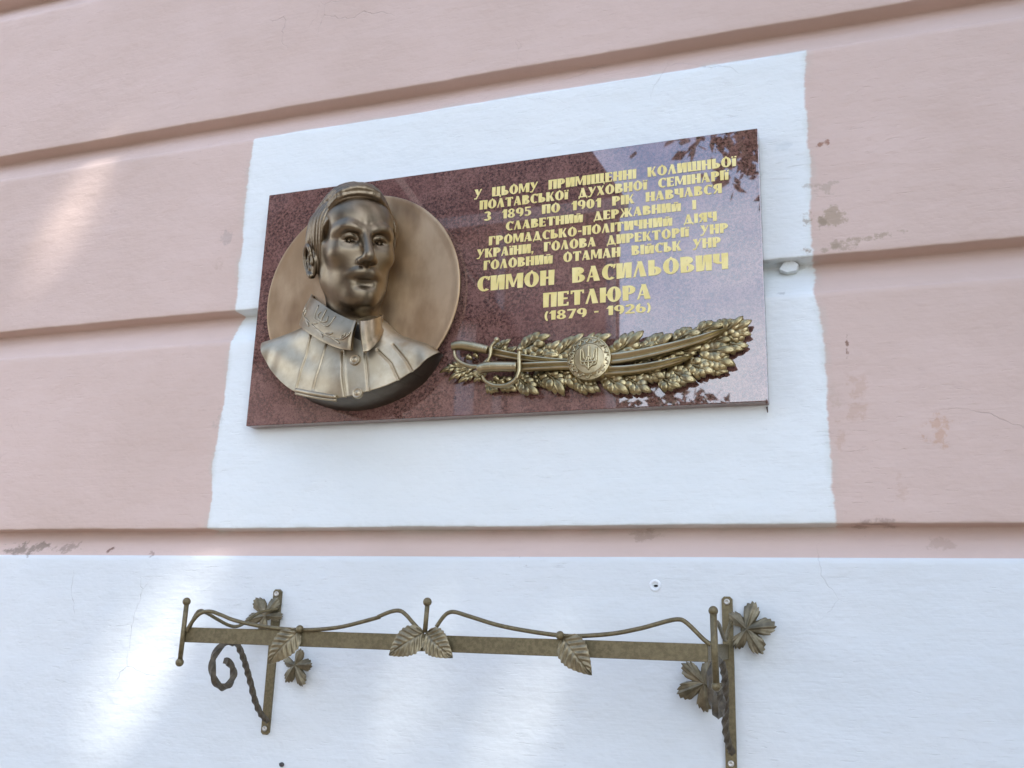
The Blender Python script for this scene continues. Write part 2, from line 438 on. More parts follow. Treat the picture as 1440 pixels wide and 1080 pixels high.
xl = np.interp(cen[:, 2], [qpatch[3][1], qpatch[0][1]], [qpatch[3][0], qpatch[0][0]])
xr = np.interp(cen[:, 2], [qpatch[2][1], qpatch[1][1]], [qpatch[2][0], qpatch[1][0]])
inp = (cen[:, 0] > xl) & (cen[:, 0] < xr) & (cen[:, 2] < .1555) & (cen[:, 2] > -.6975)
isp = cen[:, 2] < -.7455
def sub(name, sel, label=None):
    f = FW[sel]; used, inv = np.unique(f.ravel(), return_inverse=True)
    return mk(name, VW[used], inv.reshape(f.shape), WALL, wall, True, label=label)
sub('rusticated_plaster', ~inp & ~isp, 'pink painted plaster bands with recessed grooves')
sub('white_paint_patch', inp, 'hand-brushed white rectangle of paint around the plaque')
sub('plinth', isp, 'white painted plinth below the pink bands')
m = MB()                                                          # the rest of the facade, beyond the frame
m.box(-9, -1.35, 0, .3, -2.4, 1.05).box(1.95, 7, 0, .3, -2.4, 1.05).box(-9, 7, 0, .3, 1.05, 6.2).box(-1.35, 1.95, .002, .3, -2.4, -1.44)
m.box(-1.35, 1.95, .06, .3, -1.44, 1.05)
m.obj('facade', WALL, wall, False)
pc = [U(px, py) for px, py in ((1095, 374), (1100, 366), (1109, 359), (1116, 363), (1122, 367), (1119, 375), (1106, 378))]
m = MB(); m.prism(pc[::-1], .036, .016); m.obj('plaster_chip', WALL, wall, False)   # lump of mortar stuck in the groove
#@@GROUND
m = MB(); m.add([(-60, 1, -2.4), (60, 1, -2.4), (60, -60, -2.4), (-60, -60, -2.4)], [(0, 3, 2, 1)])
g = m.obj('ground', flat('asphalt', (.085, .075, .065), (.125, .11, .095), .9, 3), None, False); tag(g, kind='structure')
m = MB(); m.box(-40, 40, -3.0, .0, -2.4, -2.28, .01)
g = m.obj('pavement', flat('paving', (.15, .12, .095), (.21, .17, .135), .9, 5), None, False); tag(g, kind='structure')

#@@OPPOSITE
# ------------------------------------------------------------------ what the polished slab mirrors: house and trees across the yard
hs = thing('house_across', 'dark brick house with gabled roof and downpipes standing across the yard', 'house', (-5, -10, -2.4))
BRK = flat('dull_plaster', (.48, .36, .31), (.62, .49, .43), .85, 1.2)
m = MB(); pl_ = [(-9.5, -8), (-1.08, -8), (-3.4, -13), (-9.5, -13)]
m.add([(x, y, -2.4) for x, y in pl_] + [(x, y, 3.70) for x, y in pl_], [(0, 1, 5, 4), (1, 2, 6, 5), (2, 3, 7, 6), (3, 0, 4, 7)]); m.obj('wall', BRK, hs, False)
m = MB()
m.add([(-9.7, -7.8, 3.70), (-.98, -7.8, 3.70), (-3.3, -13, 3.70), (-9.7, -13, 3.70), (-3.6, -9.6, 8.2), (-7.5, -9.6, 8.2)],
      [(0, 1, 4, 5), (1, 2, 4), (2, 3, 5, 4), (3, 0, 5), (3, 2, 1, 0)])
m.obj('roof', flat('roof_sheet', (.06, .045, .042), (.09, .07, .065), .6), hs, False)
PIPE = flat('pipe_paint', (.55, .55, .54), (.65, .64, .62), .5)
for x in (-1.16, -2.42, -6.45): MB().tube([(x, -7.93, -2.3), (x, -7.93, 3.6)], .055, 12).obj('downpipe', PIPE, hs)
m = MB(); m.box(-9.7, -.98, -8, -7.78, 3.56, 3.70); m.obj('cornice', PIPE, hs, False)
m = MB(); m.add([(-6.0, -7.0, 2.2), (-2.1, -7.0, 2.2), (-3.9, -7.0, 4.6), (-6.0, -8, 2.2), (-2.1, -8, 2.2), (-3.9, -8, 4.6)],
                [(0, 1, 2), (3, 5, 4), (0, 2, 5, 3), (1, 4, 5, 2), (0, 3, 4, 1)])
m.obj('porch_roof', flat('porch_sheet', (.045, .03, .03), (.07, .05, .05), .7), hs, False)
for x in (-5.7, -2.5): MB().tube([(x, -7.2, -2.4), (x, -7.2, 2.2)], .10, 12).obj('porch_post', PIPE, hs)
def leaf_cloud(n, cen, radii, size, seed, keep=None, lumps=14, surf=.55):
    r = np.random.default_rng(seed)
    lc = r.normal(size=(lumps, 3)); lc /= np.linalg.norm(lc, axis=1)[:, None]; lc *= r.uniform(.35, .8, lumps)[:, None]
    k = r.integers(0, lumps, n); p = lc[k] + r.normal(size=(n, 3)) * r.uniform(.16, .30, lumps)[k][:, None]
    p = p * np.array(radii) + np.array(cen)
    if keep is not None: p = p[keep(p, r)]
    n = len(p)
    a = r.normal(size=(n, 3)); a /= np.linalg.norm(a, axis=1)[:, None]
    b = np.cross(a, r.normal(size=(n, 3))); b /= np.linalg.norm(b, axis=1)[:, None]
    s = (size * r.uniform(.6, 1.3, n))[:, None]
    V = np.stack([p - a * s, p + b * s * .5, p + a * s, p - b * s * .5], 1).reshape(-1, 3)
    return V, np.arange(4 * n).reshape(n, 4)
LEAFM = flat('foliage', (.035, .075, .02), (.07, .13, .035), .6, 3); BARK = flat('bark', (.09, .07, .055), (.15, .12, .09), .9, 12)
def limbs(base, cen, radii, seed, n=9, r0=.16):
    r = np.random.default_rng(seed); m = MB(); base = np.array(base, float); cen = np.array(cen, float)
    fork = cen - np.array((0, 0, radii[2] * .7))
    m.tube(spline([base, (base + fork) / 2 + r.normal(size=3) * .08, fork], 12), np.linspace(r0, r0 * .6, 12), 10)
    for k in range(n):
        d = r.normal(size=3); d[2] = abs(d[2]) * .8; d /= np.linalg.norm(d); e = cen + d * np.array(radii) * .75
        m.tube(spline([fork, (fork + e) / 2 + r.normal(size=3) * .12, e], 10), np.linspace(r0 * .45, .012, 10), 7)
    return m
# unseen tree set to block the sun, with gaps cut for pools of light
def wall_hit(p):
    t = -p[:, 1] / -SUN[1]; return p[:, 0] - t * SUN[0], p[:, 2] - t * SUN[2]
POOLS = [((112, 285), .10, .22, .97), ((60, 350), .09, .22, .8), ((228, 865), .12, .26, 1.0), ((165, 985), .11, .26, .97), ((500, 985), .14, .32, 1.0), ((690, 1030), .13, .26, 1.0), ((10, 890), .12, .26, .9)]
def keep_shade(p, r):
    x, z = wall_hit(p); k = np.ones(len(p)); dv = np.array([SUN[0], SUN[2]]); dv /= np.linalg.norm(dv)
    for (c, a, b, s) in POOLS:
        cx, cz = U(*c); dx, dz = x - cx, z - cz
        u = dx * dv[1] - dz * dv[0]; v = dx * dv[0] + dz * dv[1]
        k *= 1 - s * np.exp(-((u / a) ** 2 + (v / b) ** 2) ** 2.5)
    return r.uniform(0, 1, len(p)) < k
cs = np.array([0.25, 0, -.25]) + SUN * 7.2
t1 = thing('sun_blocker_tree', 'unseen tall leafy tree placed to shade the wall, crown gaps cut for sun pools', 'tree', (cs[0] + .5, cs[1], -2.4))
V, F = leaf_cloud(46000, cs, (2.9, 1.5, 2.3), .062, 3, keep_shade, 40)
V[:, 1] = np.minimum(V[:, 1], -.15)
mk('crown', V, F, LEAFM, t1, False)
limbs((cs[0] + .5, cs[1], -2.4), cs, (2.9, 1.3, 2.3), 4).obj('trunk', BARK, t1)
t2 = thing('yard_tree', 'broad leafy tree across the yard mirrored in the slab corner', 'tree', (2.4, -8, -2.4))
V, F = leaf_cloud(9000, (1.45, -8.0, 5.25), (2.0, 1.8, 1.75), .10, 5); mk('crown', V, F, LEAFM, t2, False)
limbs((2.4, -8, -2.4), (1.45, -8, 5.25), (1.9, 1.8, 1.7), 6).obj('trunk', BARK, t2)
t3 = thing('young_tree', 'young bushy tree across the yard mirrored low in the slab', 'tree', (-.5, -9, -2.4))
V, F = leaf_cloud(5000, (-.95, -9.0, .72), (1.1, 1.0, 1.15), .08, 8); mk('crown', V, F, LEAFM, t3, False)
limbs((-.5, -9, -2.4), (-.95, -9, .72), (1.1, 1, 1.1), 9, 6, .07).obj('trunk', BARK, t3)

t4 = thing('added_dark_tree', 'unseen low dense tree added on the right to darken reflections in the bronze', 'tree', (4.3, -1.8, -2.4))  # added out of view so the head's right side reflects something dark
V, F = leaf_cloud(9000, (4.3, -1.8, .7), (1.25, 1.3, 2.5), .10, 15); mk('crown', V, F, LEAFM, t4, False)
limbs((4.3, -1.8, -2.4), (4.3, -1.8, .7), (1.2, 1.2, 2.3), 19, 6, .09).obj('trunk', BARK, t4)

#@@PLAQUE
# ------------------------------------------------------------------ memorial plaque
PH = .4961; TH = .030
plq = thing('memorial_plaque', 'dark red granite memorial plaque with a bronze portrait medallion, gilt lettering and crossed sabres', 'plaque', (.5, 0, -PH))
m = MB(); m.box(0, 1, -TH, -.0015, -PH, 0, .0012); m.obj('granite_slab', GRANITE, plq, False)

#@@TEXT
T_, t_ = .30, .115
class G:
    def __init__(s): s.p = []
    def st(s, x, y0=0., y1=1., w=T_): s.p.append([(x, y0), (x + w, y0), (x + w * 1.06, y1), (x - w * .06, y1)]); return s
    def ln(s, x0, y0, x1, y1, w, w1=None):
        w1 = w if w1 is None else w1; s.p.append([(x0, y0), (x0 + w, y0), (x1 + w1, y1), (x1, y1)]); return s
    def br(s, x0, x1, y, h=t_): s.p.append([(x0, y), (x1, y), (x1, y + h), (x0, y + h)]); return s
    def ov(s, cx, cy, rx, ry, a0=0, a1=360, T=T_, t=t_):
        n = max(6, int(abs(a1 - a0) / 18))
        A = np.radians(np.linspace(a0, a1, n + 1)); ix, iy = max(rx - T, .02), max(ry - t, .02)
        for i in range(n):
            a, b = A[i], A[i + 1]
            s.p.append([(cx + rx * math.cos(a), cy + ry * math.sin(a)), (cx + rx * math.cos(b), cy + ry * math.sin(b)),
                        (cx + ix * math.cos(b), cy + iy * math.sin(b)), (cx + ix * math.cos(a), cy + iy * math.sin(a))])
        return s
def glyph(c):
    g = G(); T, t = T_, t_
    if c == 'І': g.st(0); return g, T
    if c == 'Ї': g.st(0, 0, .80); g.br(-.06, .10, .88, .13); g.br(.2, .36, .88, .13); return g, T
    if c == 'П': g.st(0).st(.44); g.br(T, .44, 1 - t); return g, .74
    if c == 'Н': g.st(0).st(.46); g.ln(T - .02, .44, .47, .5, .01); g.br(T, .46, .44, .13); return g, .76
    if c in 'ИЙ':
        h = 1 if c == 'И' else .84
        g.st(0, 0, h).st(.48, 0, h); g.p.append([(T - .02, .02), (T + .1, .02), (.5, h - .02), (.38, h - .02)])
        if c == 'Й': g.br(.2, .56, .91, .1)
        return g, .78
    if c in 'ЦЩ':
        w = .44 if c == 'Ц' else .80
        g.st(0).st(w)
        if c == 'Щ': g.st(.40)
        g.br(.04, w + T + .08, 0, t); g.br(w + T - .02, w + T + .09, -.16, .2); return g, w + T + .07
    if c == 'Ш': g.st(0).st(.40).st(.80); g.br(.04, 1.06, 0, t); return g, 1.10
    if c == 'Ь': g.st(0); g.ov(.30, .28, .36, .28, -90, 90); g.br(T - .04, .32, .56 - t).br(T - .04, .32, 0); return g, .66
    if c == 'В':
        g.st(0); g.ov(.32, .27, .37, .27, -90, 90); g.ov(.30, .76, .33, .24, -90, 90)
        g.br(T - .03, .33, 0).br(T - .03, .33, 1 - t).br(T - .03, .33, .47, .09); return g, .69
    if c == 'Р': g.st(0); g.ov(.32, .70, .36, .30, -90, 90); g.br(T - .03, .34, 1 - t).br(T - .03, .34, .40); return g, .68
    if c == 'О': g.ov(.41, .5, .41, .52); g.p.append([(.33, .98), (.49, .98), (.45, 1.09), (.37, 1.09)]); return g, .82
    if c == 'С': g.ov(.42, .5, .42, .52, 48, 308); g.ln(.58, .72, .64, .98, .1); return g, .70
    if c == 'Е': g.st(0); g.br(T, .60, 0).br(T, .54, .45).br(T, .60, 1 - t); g.br(.5, .6, 0, .24).br(.5, .6, .78, .22); return g, .62
    if c == 'Г': g.st(0); g.br(T, .60, 1 - t); g.br(.49, .60, .70, .30); return g, .60
    if c == 'Т': g.st(.22); g.br(0, .74, 1 - t); g.br(0, .10, .76, .24).br(.64, .74, .76, .24); return g, .74
    if c == 'А':
        g.ln(.40, 0, .22, 1, T + .02, T - .06); g.ln(0, 0, .26, .98, .11, .10); g.br(.10, .46, .26, .09)
        return g, .74
    if c == 'Л': g.ln(.38, 0, .22, 1, T + .02, T - .06); g.ln(0, 0, .26, .98, .12, .10); return g, .72
    if c == 'Д':
        g.ln(.40, .04, .24, 1, T + .02, T - .06); g.ln(.06, .04, .28, .98, .11, .10); g.br(0, .80, 0, .12); g.br(0, .09, -.14, .16).br(.71, .80, -.14, .16)
        return g, .80
    if c == 'М': g.st(0, w=.14); g.st(.66); g.ln(.34, .10, .02, 1, .16, .26); g.ln(.36, .10, .64, .98, .10, .1); return g, .96
    if c == 'У': g.ln(.26, .36, 0, 1, .22, T + .02); g.ln(.12, -.06, .60, 1, .12, .12); g.br(.0, .22, -.08, .12); return g, .72
    if c == 'Х': g.ln(.38, 0, 0, 1, T, T); g.ln(0, 0, .52, 1, .11, .11); return g, .68
    if c == 'З': g.ov(.28, .74, .34, .27, -90, 150); g.ov(.28, .26, .37, .28, -150, 90); return g, .65
    if c == 'К': g.st(0); g.ln(T - .02, .44, .56, 1, .13, .12); g.ln(.46, 0, .30, .56, T, T - .1); return g, .74
    if c == 'Ж': g.st(.42); g.ln(0, 0, .28, .54, .22, .18).ln(.90, 0, .66, .54, .24, .18); g.ln(.30, .46, .06, 1, .12, .12).ln(.70, .46, .92, 1, .12, .12); return g, 1.12
    if c == 'Ч': g.st(.42); g.st(0, .46, 1); g.ov(.33, .56, .33, .20, 180, 290); g.br(.2, .44, .36, .11); return g, .72
    if c == 'Ю': g.st(0); g.ov(.76, .5, .38, .52); g.br(T, .44, .44, .12); return g, 1.14
    if c == 'Я': g.st(.38); g.ov(.36, .70, .36, .30, 90, 270); g.br(.34, .42, 1 - t).br(.34, .42, .40); g.ln(0, 0, .26, .44, .16, .14); return g, .68
    if c == '1': g.st(.18); g.ln(0, .70, .20, .98, .14, .1); return g, .48
    if c == '0': g.ov(.36, .5, .36, .51); return g, .72
    if c == '8': g.ov(.34, .26, .34, .27, T=.24); g.ov(.34, .75, .29, .26, T=.2); return g, .68
    if c == '9': g.ov(.35, .68, .35, .33, T=.26); g.ov(.30, .5, .40, .52, -70, 30, T=.26); return g, .70
    if c == '6': g.ov(.35, .32, .35, .33, T=.26); g.ov(.40, .5, .40, .52, 110, 210, T=.26); return g, .70
    if c == '5': g.ov(.28, .32, .36, .33, -140, 110, T=.26); g.br(.06, .58, .86, .14); g.ln(.08, .52, .08, .9, .12); return g, .64
    if c == '7': g.br(0, .64, .85, .15); g.ln(.10, 0, .42, .88, .26, .2); return g, .62
    if c == '2': g.ov(.31, .70, .33, .31, -30, 165, T=.26); g.ln(0, .08, .42, .58, .2, .2); g.br(0, .64, 0, .17); return g, .64
    if c == '-': g.br(.04, .34, .40, .16); return g, .38
    if c == ',': g.br(0, .18, 0, .18); g.ln(.02, -.16, .06, .02, .08, .1); return g, .2
    if c == '(': g.ov(.40, .45, .40, .68, 125, 235, T=.17); return g, .24
    if c == ')': g.ov(-.16, .45, .40, .68, -55, 55, T=.17); return g, .24
    return g, .5
LINES = [('У ЦЬОМУ ПРИМІЩЕННІ КОЛИШНЬОЇ', .466, .9606, -.0682, .0190, .92), ('ПОЛТАВСЬКОЇ ДУХОВНОЇ СЕМІНАРІЇ', .478, .947, -.0925, .0185, .92),
         ('З 1895 ПО 1901 РІК НАВЧАВСЯ', .4883, .9347, -.1166, .0183, .92), ('СЛАВЕТНИЙ ДЕРЖАВНИЙ І', .5329, .8895, -.1420, .0176, .92),
         ('ГРОМАДСЬКО-ПОЛІТИЧНИЙ ДІЯЧ', .4998, .9248, -.1682, .0178, .92), ('УКРАЇНИ, ГОЛОВА ДИРЕКТОРІЇ УНР', .4765, .9438, -.1923, .0180, .92),
         ('ГОЛОВНИЙ ОТАМАН ВІЙСЬК УНР', .4912, .9307, -.2172, .0184, .92), ('СИМОН ВАСИЛЬОВИЧ', .4799, .942, -.2592, .0292, .92),
         ('ПЕТЛЮРА', .6103, .8083, -.3016, .0278, .62), ('(1879 - 1926)', .6133, .8074, -.3262, .0173, .42)]
for (txt, x0, x1, zb, cap, spw) in LINES:
    gap = .085
    tot = 0
    for c in txt: tot += (spw if c == ' ' else glyph(c)[1] + gap)
    tot -= gap; sx = (x1 - x0) / tot
    m = MB(); x = 0; k = 0
    for c in txt + ' ':
        if c == ' ':
            m.obj('inscription_word', GOLD, plq, False); m = MB(); x += spw; continue
        g, wd = glyph(c)
        for poly in g.p:
            ar = sum(poly[i][0] * poly[(i + 1) % len(poly)][1] - poly[(i + 1) % len(poly)][0] * poly[i][1] for i in range(len(poly)))
            if ar < 0: poly = poly[::-1]
            k += 1
            m.prism([(x0 + (x + px) * sx, zb + pz * cap) for px, pz in poly], -TH + .0004, -TH - .0007 - .00004 * (k % 9))
        x += wd + gap

#@@MEDAL
# ------------------------------------------------------------------ portrait medallion
DC = (.2435, -.2510); DR = .2090; DD = .050
def lathe(prof, c, n=128):
    V = []; F = []
    for (r, d) in prof:
        for k in range(n):
            a = 2 * math.pi * k / n; V.append((c[0] + r * math.cos(a), -d, c[1] + r * math.sin(a)))
    m_ = len(prof)
    for i in range(m_ - 1):
        for k in range(n): F.append((i * n + k, i * n + (k + 1) % n, (i + 1) * n + (k + 1) % n, (i + 1) * n + k))
    F.append(tuple((m_ - 1) * n + k for k in range(n)))
    return V, F
V, F = lathe([(DR - .002, DD - .0045), (DR - .0003, DD - .002), (DR - .0012, DD - .0004), (DR - .004, DD), (DR - .008, DD - .0005), (DR - .02, DD - .001), (.1, DD - .002), (.01, DD - .002)], DC)
disc = mk('medallion_disc', V, F, B_DISC, plq); split_sharp(disc, 50)
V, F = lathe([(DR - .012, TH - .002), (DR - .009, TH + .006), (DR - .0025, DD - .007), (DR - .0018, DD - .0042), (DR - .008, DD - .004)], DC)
o = mk('disc_rim', V, F, B_RIM_SHADE, disc)
#@@BUST
# ---- bust: head grown as one signed-distance volume, meshed once
HP = np.array([.2375, .0740, -.1680]); HH = .1285                # head centre (x, depth, z) and half height
YAW, PITCH, ROLL = rad(42), rad(-7), rad(5)
def to_head(x, d, z):
    q = (np.array([x, d, z]) - HP) / HH; return (float(q @ AR), float(q @ AU), float(q @ AF))
def rot_axes():
    cy, sy = math.cos(YAW), math.sin(YAW); cp, sp = math.cos(PITCH), math.sin(PITCH)
    f = np.array([sy * cp, cy * cp, sp]); r = np.array([cy, -sy, 0.]); u = np.cross(r, f)
    u = u if u[2] > 0 else -u
    cr_, sr_ = math.cos(ROLL), math.sin(ROLL)
    return r * cr_ + u * sr_, u * cr_ - r * sr_, f
AR, AU, AF = rot_axes()                                           # in (x, depth, z)
class Vol:
    def __init__(s, lo, hi, vx):
        s.lo = np.array(lo, float); s.vx = vx; s.n = [int((h - l) / vx) + 1 for l, h in zip(lo, hi)]
        g = [np.arange(n, dtype=np.float32) * vx + l for n, l in zip(s.n, lo)]
        X, D, Zg = np.meshgrid(*g, indexing='ij')
        q = [(X - HP[0]) / HH, (D - HP[1]) / HH, (Zg - HP[2]) / HH]
        s.P = np.stack([q[0] * A[0] + q[1] * A[1] + q[2] * A[2] for A in (AR, AU, AF)], -1).astype(np.float32)
        s.X, s.D, s.Z = X, D, Zg
        s.S = np.full(X.shape, 9., np.float32)
    def win(s, c, R):
        w_ = HP + HH * (c[0] * AR + c[1] * AU + c[2] * AF); i0 = np.floor((w_ - R * HH - s.lo) / s.vx).astype(int); i1 = np.ceil((w_ + R * HH - s.lo) / s.vx).astype(int) + 1
        return tuple(slice(max(0, a), max(0, b)) for a, b in zip(i0, i1))
    def comb(s, d, sl, k, op):
        a = s.S[sl]
        if op == 'u':
            h = np.maximum(k - np.abs(a - d), 0) / k if k > 0 else 0
            s.S[sl] = np.minimum(a, d) - h * h * k * .25
        else:
            h = np.maximum(k - np.abs(a + d), 0) / k if k > 0 else 0
            s.S[sl] = np.maximum(a, -d) + h * h * k * .25
    def ell(s, c, r, k=.1, op='u', full=False, ax=None):
        sl = (slice(None),) * 3 if full else s.win(c, max(r) + k * 1.5 + .03)
        p = s.P[sl] - np.array(c, np.float32)
        if ax is not None: p = p @ np.array(ax, np.float32).T
        r = np.array(r, np.float32)
        k0 = np.linalg.norm(p / r, axis=-1); k1 = np.linalg.norm(p / (r * r), axis=-1) + 1e-6
        s.comb(k0 * (k0 - 1) / k1, sl, k, op)
    def cap(s, a, b, ra, rb=None, k=.06, op='u'):
        rb = ra if rb is None else rb; a = np.array(a, np.float32); b = np.array(b, np.float32)
        c = (a + b) / 2; sl = s.win(c, np.linalg.norm(b - a) / 2 + max(ra, rb) + k * 1.5 + .03)
        p = s.P[sl] - a; ab = b - a
        t = np.clip((p @ ab) / (ab @ ab), 0, 1)
        d = np.linalg.norm(p - t[..., None] * ab, axis=-1) - (ra + (rb - ra) * t)
        s.comb(d, sl, k, op)
    def path(s, pts, rs, k=.05, op='u'):
        rs = [rs] * len(pts) if np.isscalar(rs) else rs
        for i in range(len(pts) - 1): s.cap(pts[i], pts[i + 1], rs[i], rs[i + 1], k, op)
    def both(s, fn, pts, *a, **kw):
        for sg in (1, -1):
            fn([(sg * p[0], p[1], p[2]) for p in pts], *a, **kw)
    def mesh(s, name, mat, parent, smooth_it=0, sub=None):
        import openvdb
        g_ = openvdb.FloatGrid(background=1.0)
        g_.copyFromArray(np.ascontiguousarray(np.clip(s.S * HH / s.vx, -3, 3)))
        pts, quads = g_.convertToQuads(isovalue=0.0)
        V = pts * s.vx + s.lo
        V = np.stack([V[:, 0], -V[:, 1], V[:, 2]], 1)
        o = mk(name, V, quads.astype(np.int32)[:, ::-1], mat, parent)
        bmx = o.data
        if smooth_it:
            md = o.modifiers.new('s', 'SMOOTH'); md.iterations = smooth_it; md.factor = .5
        return o
def build_head():
    v = Vol((.10, .030, -.42), (.385, .215, -.015), .00135)
    el, cp, pa = v.ell, v.cap, v.path
    def b2(c, r, **k):
        for sg in (1, -1): el((sg * c[0], c[1], c[2]), r, **k)
    def c2(a, b, *r, **k):
        for sg in (1, -1): cp((sg * a[0], a[1], a[2]), (sg * b[0], b[1], b[2]), *r, **k)
    def p2(pts, rs, **k):
        n = 3 * len(pts); rs = [rs] * len(pts) if np.isscalar(rs) else rs
        Q = spline(pts, n); r_ = np.interp(np.linspace(0, 1, n), np.linspace(0, 1, len(rs)), rs)
        for sg in (1, -1): pa([(sg * p[0], p[1], p[2]) for p in Q], list(r_), **k)
    el((0, .18, -.13), (.60, .68, .84), k=.1, full=True)            # skull
    el((0, -.05, .28), (.460, .77, .455), k=.24, full=True)            # face block
    el((0, .36, .40), (.41, .28, .29), k=.2)                        # forehead
    c2((.34, -.50, .06), (.12, -.80, .44), .15, .13, k=.26)           # jaw line
    c2((.42, -.08, -.02), (.31, -.46, .03), .12, .11, k=.2)
    el((0, -.835, .54), (.175, .135, .165), k=.16)                      # chin
    el((0, -.50, .43), (.26, .27, .225), k=.28)                      # muzzle
    b2((.33, -.19, .47), (.12, .095, .12), k=.2)                    # cheek bones
    p2([(.40, .11, .49), (.24, .155, .670), (.06, .11, .70)], [.05, .072, .045], k=.10)   # brow ridge
    b2((.215, .000, .80), (.140, .085, .16), k=.12, op='s')         # eye sockets
    cp((0, .17, .665), (0, -.27, .945), .056, .068, k=.11)           # nose
    cp((0, .08, .745), (0, -.24, .935), .046, .060, k=.04)
    el((0, -.315, .945), (.082, .066, .070), k=.06)
    b2((.094, -.345, .835), (.056, .056, .090), k=.07)
    b2((.052, -.405, .870), (.024, .016, .045), k=.03, op='s')
    cp((0, -.36, .88), (0, -.40, .78), .034, .04, k=.05)            # columella
    # eyes: ball, lids, pupil
    b2((.215, -.022, .512), (.120, .112, .124), k=.010)
    p2([(.090, -.034, .648), (.14, .020, .672), (.215, .046, .678), (.29, .024, .642), (.345, -.034, .570)], [.012, .018, .022, .018, .010], k=.030)
    p2([(.095, -.045, .632), (.155, -.078, .634), (.225, -.088, .630), (.29, -.070, .605), (.342, -.037, .560)], [.012, .012, .012, .012, .010], k=.055)
    p2([(.055, .095, .755), (.16, .140, .752), (.27, .150, .695), (.385, .085, .560)], [.024, .036, .032, .014], k=.04)       # eyebrows
    b2((.228, -.016, .636), (.036, .036, .032), k=.008, op='s')     # pupils
    c2((.04, .20, .735), (.035, .33, .715), .02, .012, k=.05, op='s') # frown
    # mouth
    p2([(0, -.492, .693), (.055, -.485, .695), (.13, -.494, .664), (.215, -.510, .590)], [.030, .032, .026, .010], k=.09)
    p2([(0, -.557, .700), (.08, -.553, .690), (.16, -.534, .648), (.215, -.513, .596)], [.040, .038, .026, .010], k=.020)
    el((0, -.650, .735), (.10, .03, .05), k=.10, op='s')            # under the lip
    b2((.52, .18, .36), (.05, .14, .12), k=.10, op='s')             # temple
    # ears
    for sg in (-1, 1):
        ax = np.array([[1, 0, .35 * sg], [0, 1, 0], [-.35 * sg, 0, 1]]); ax /= np.linalg.norm(ax, axis=1)[:, None]
        x = sg * .595; y = -.14
        el((x, y - .10, -.05), (.05, .23, .135), k=.05)
        rim = spline([(x + sg * .055, y - .05, .07), (x + sg * .085, y + .10, .05), (x + sg * .10, y + .16, -.05), (x + sg * .11, y + .08, -.16), (x + sg * .10, y - .08, -.17), (x + sg * .07, y - .22, -.11), (x + sg * .045, y - .30, -.02)], 18)
        pa([tuple(q) for q in rim], list(np.interp(np.linspace(0, 1, 18), np.linspace(0, 1, 7), [.020, .028, .032, .032, .028, .030, .042])), k=.025)
        el((x + sg * .085, y - .03, -.03), (.06, .12, .075), k=.04, op='s')
        pa([(x + sg * .055, y + .06, -.06), (x + sg * .075, y - .05, -.10), (x + sg * .06, y - .19, -.05)], [.014, .020, .02], k=.03)
        el((x + sg * .05, y - .11, .075), (.03, .055, .03), k=.03)
    # neck
    nb = to_head(.2360, .042, -.355)
    cp((0, -.40, -.06), nb, .40, .42, k=.18)
    o = v.mesh('portrait_head', B_FACE, plq, 2)
    return o
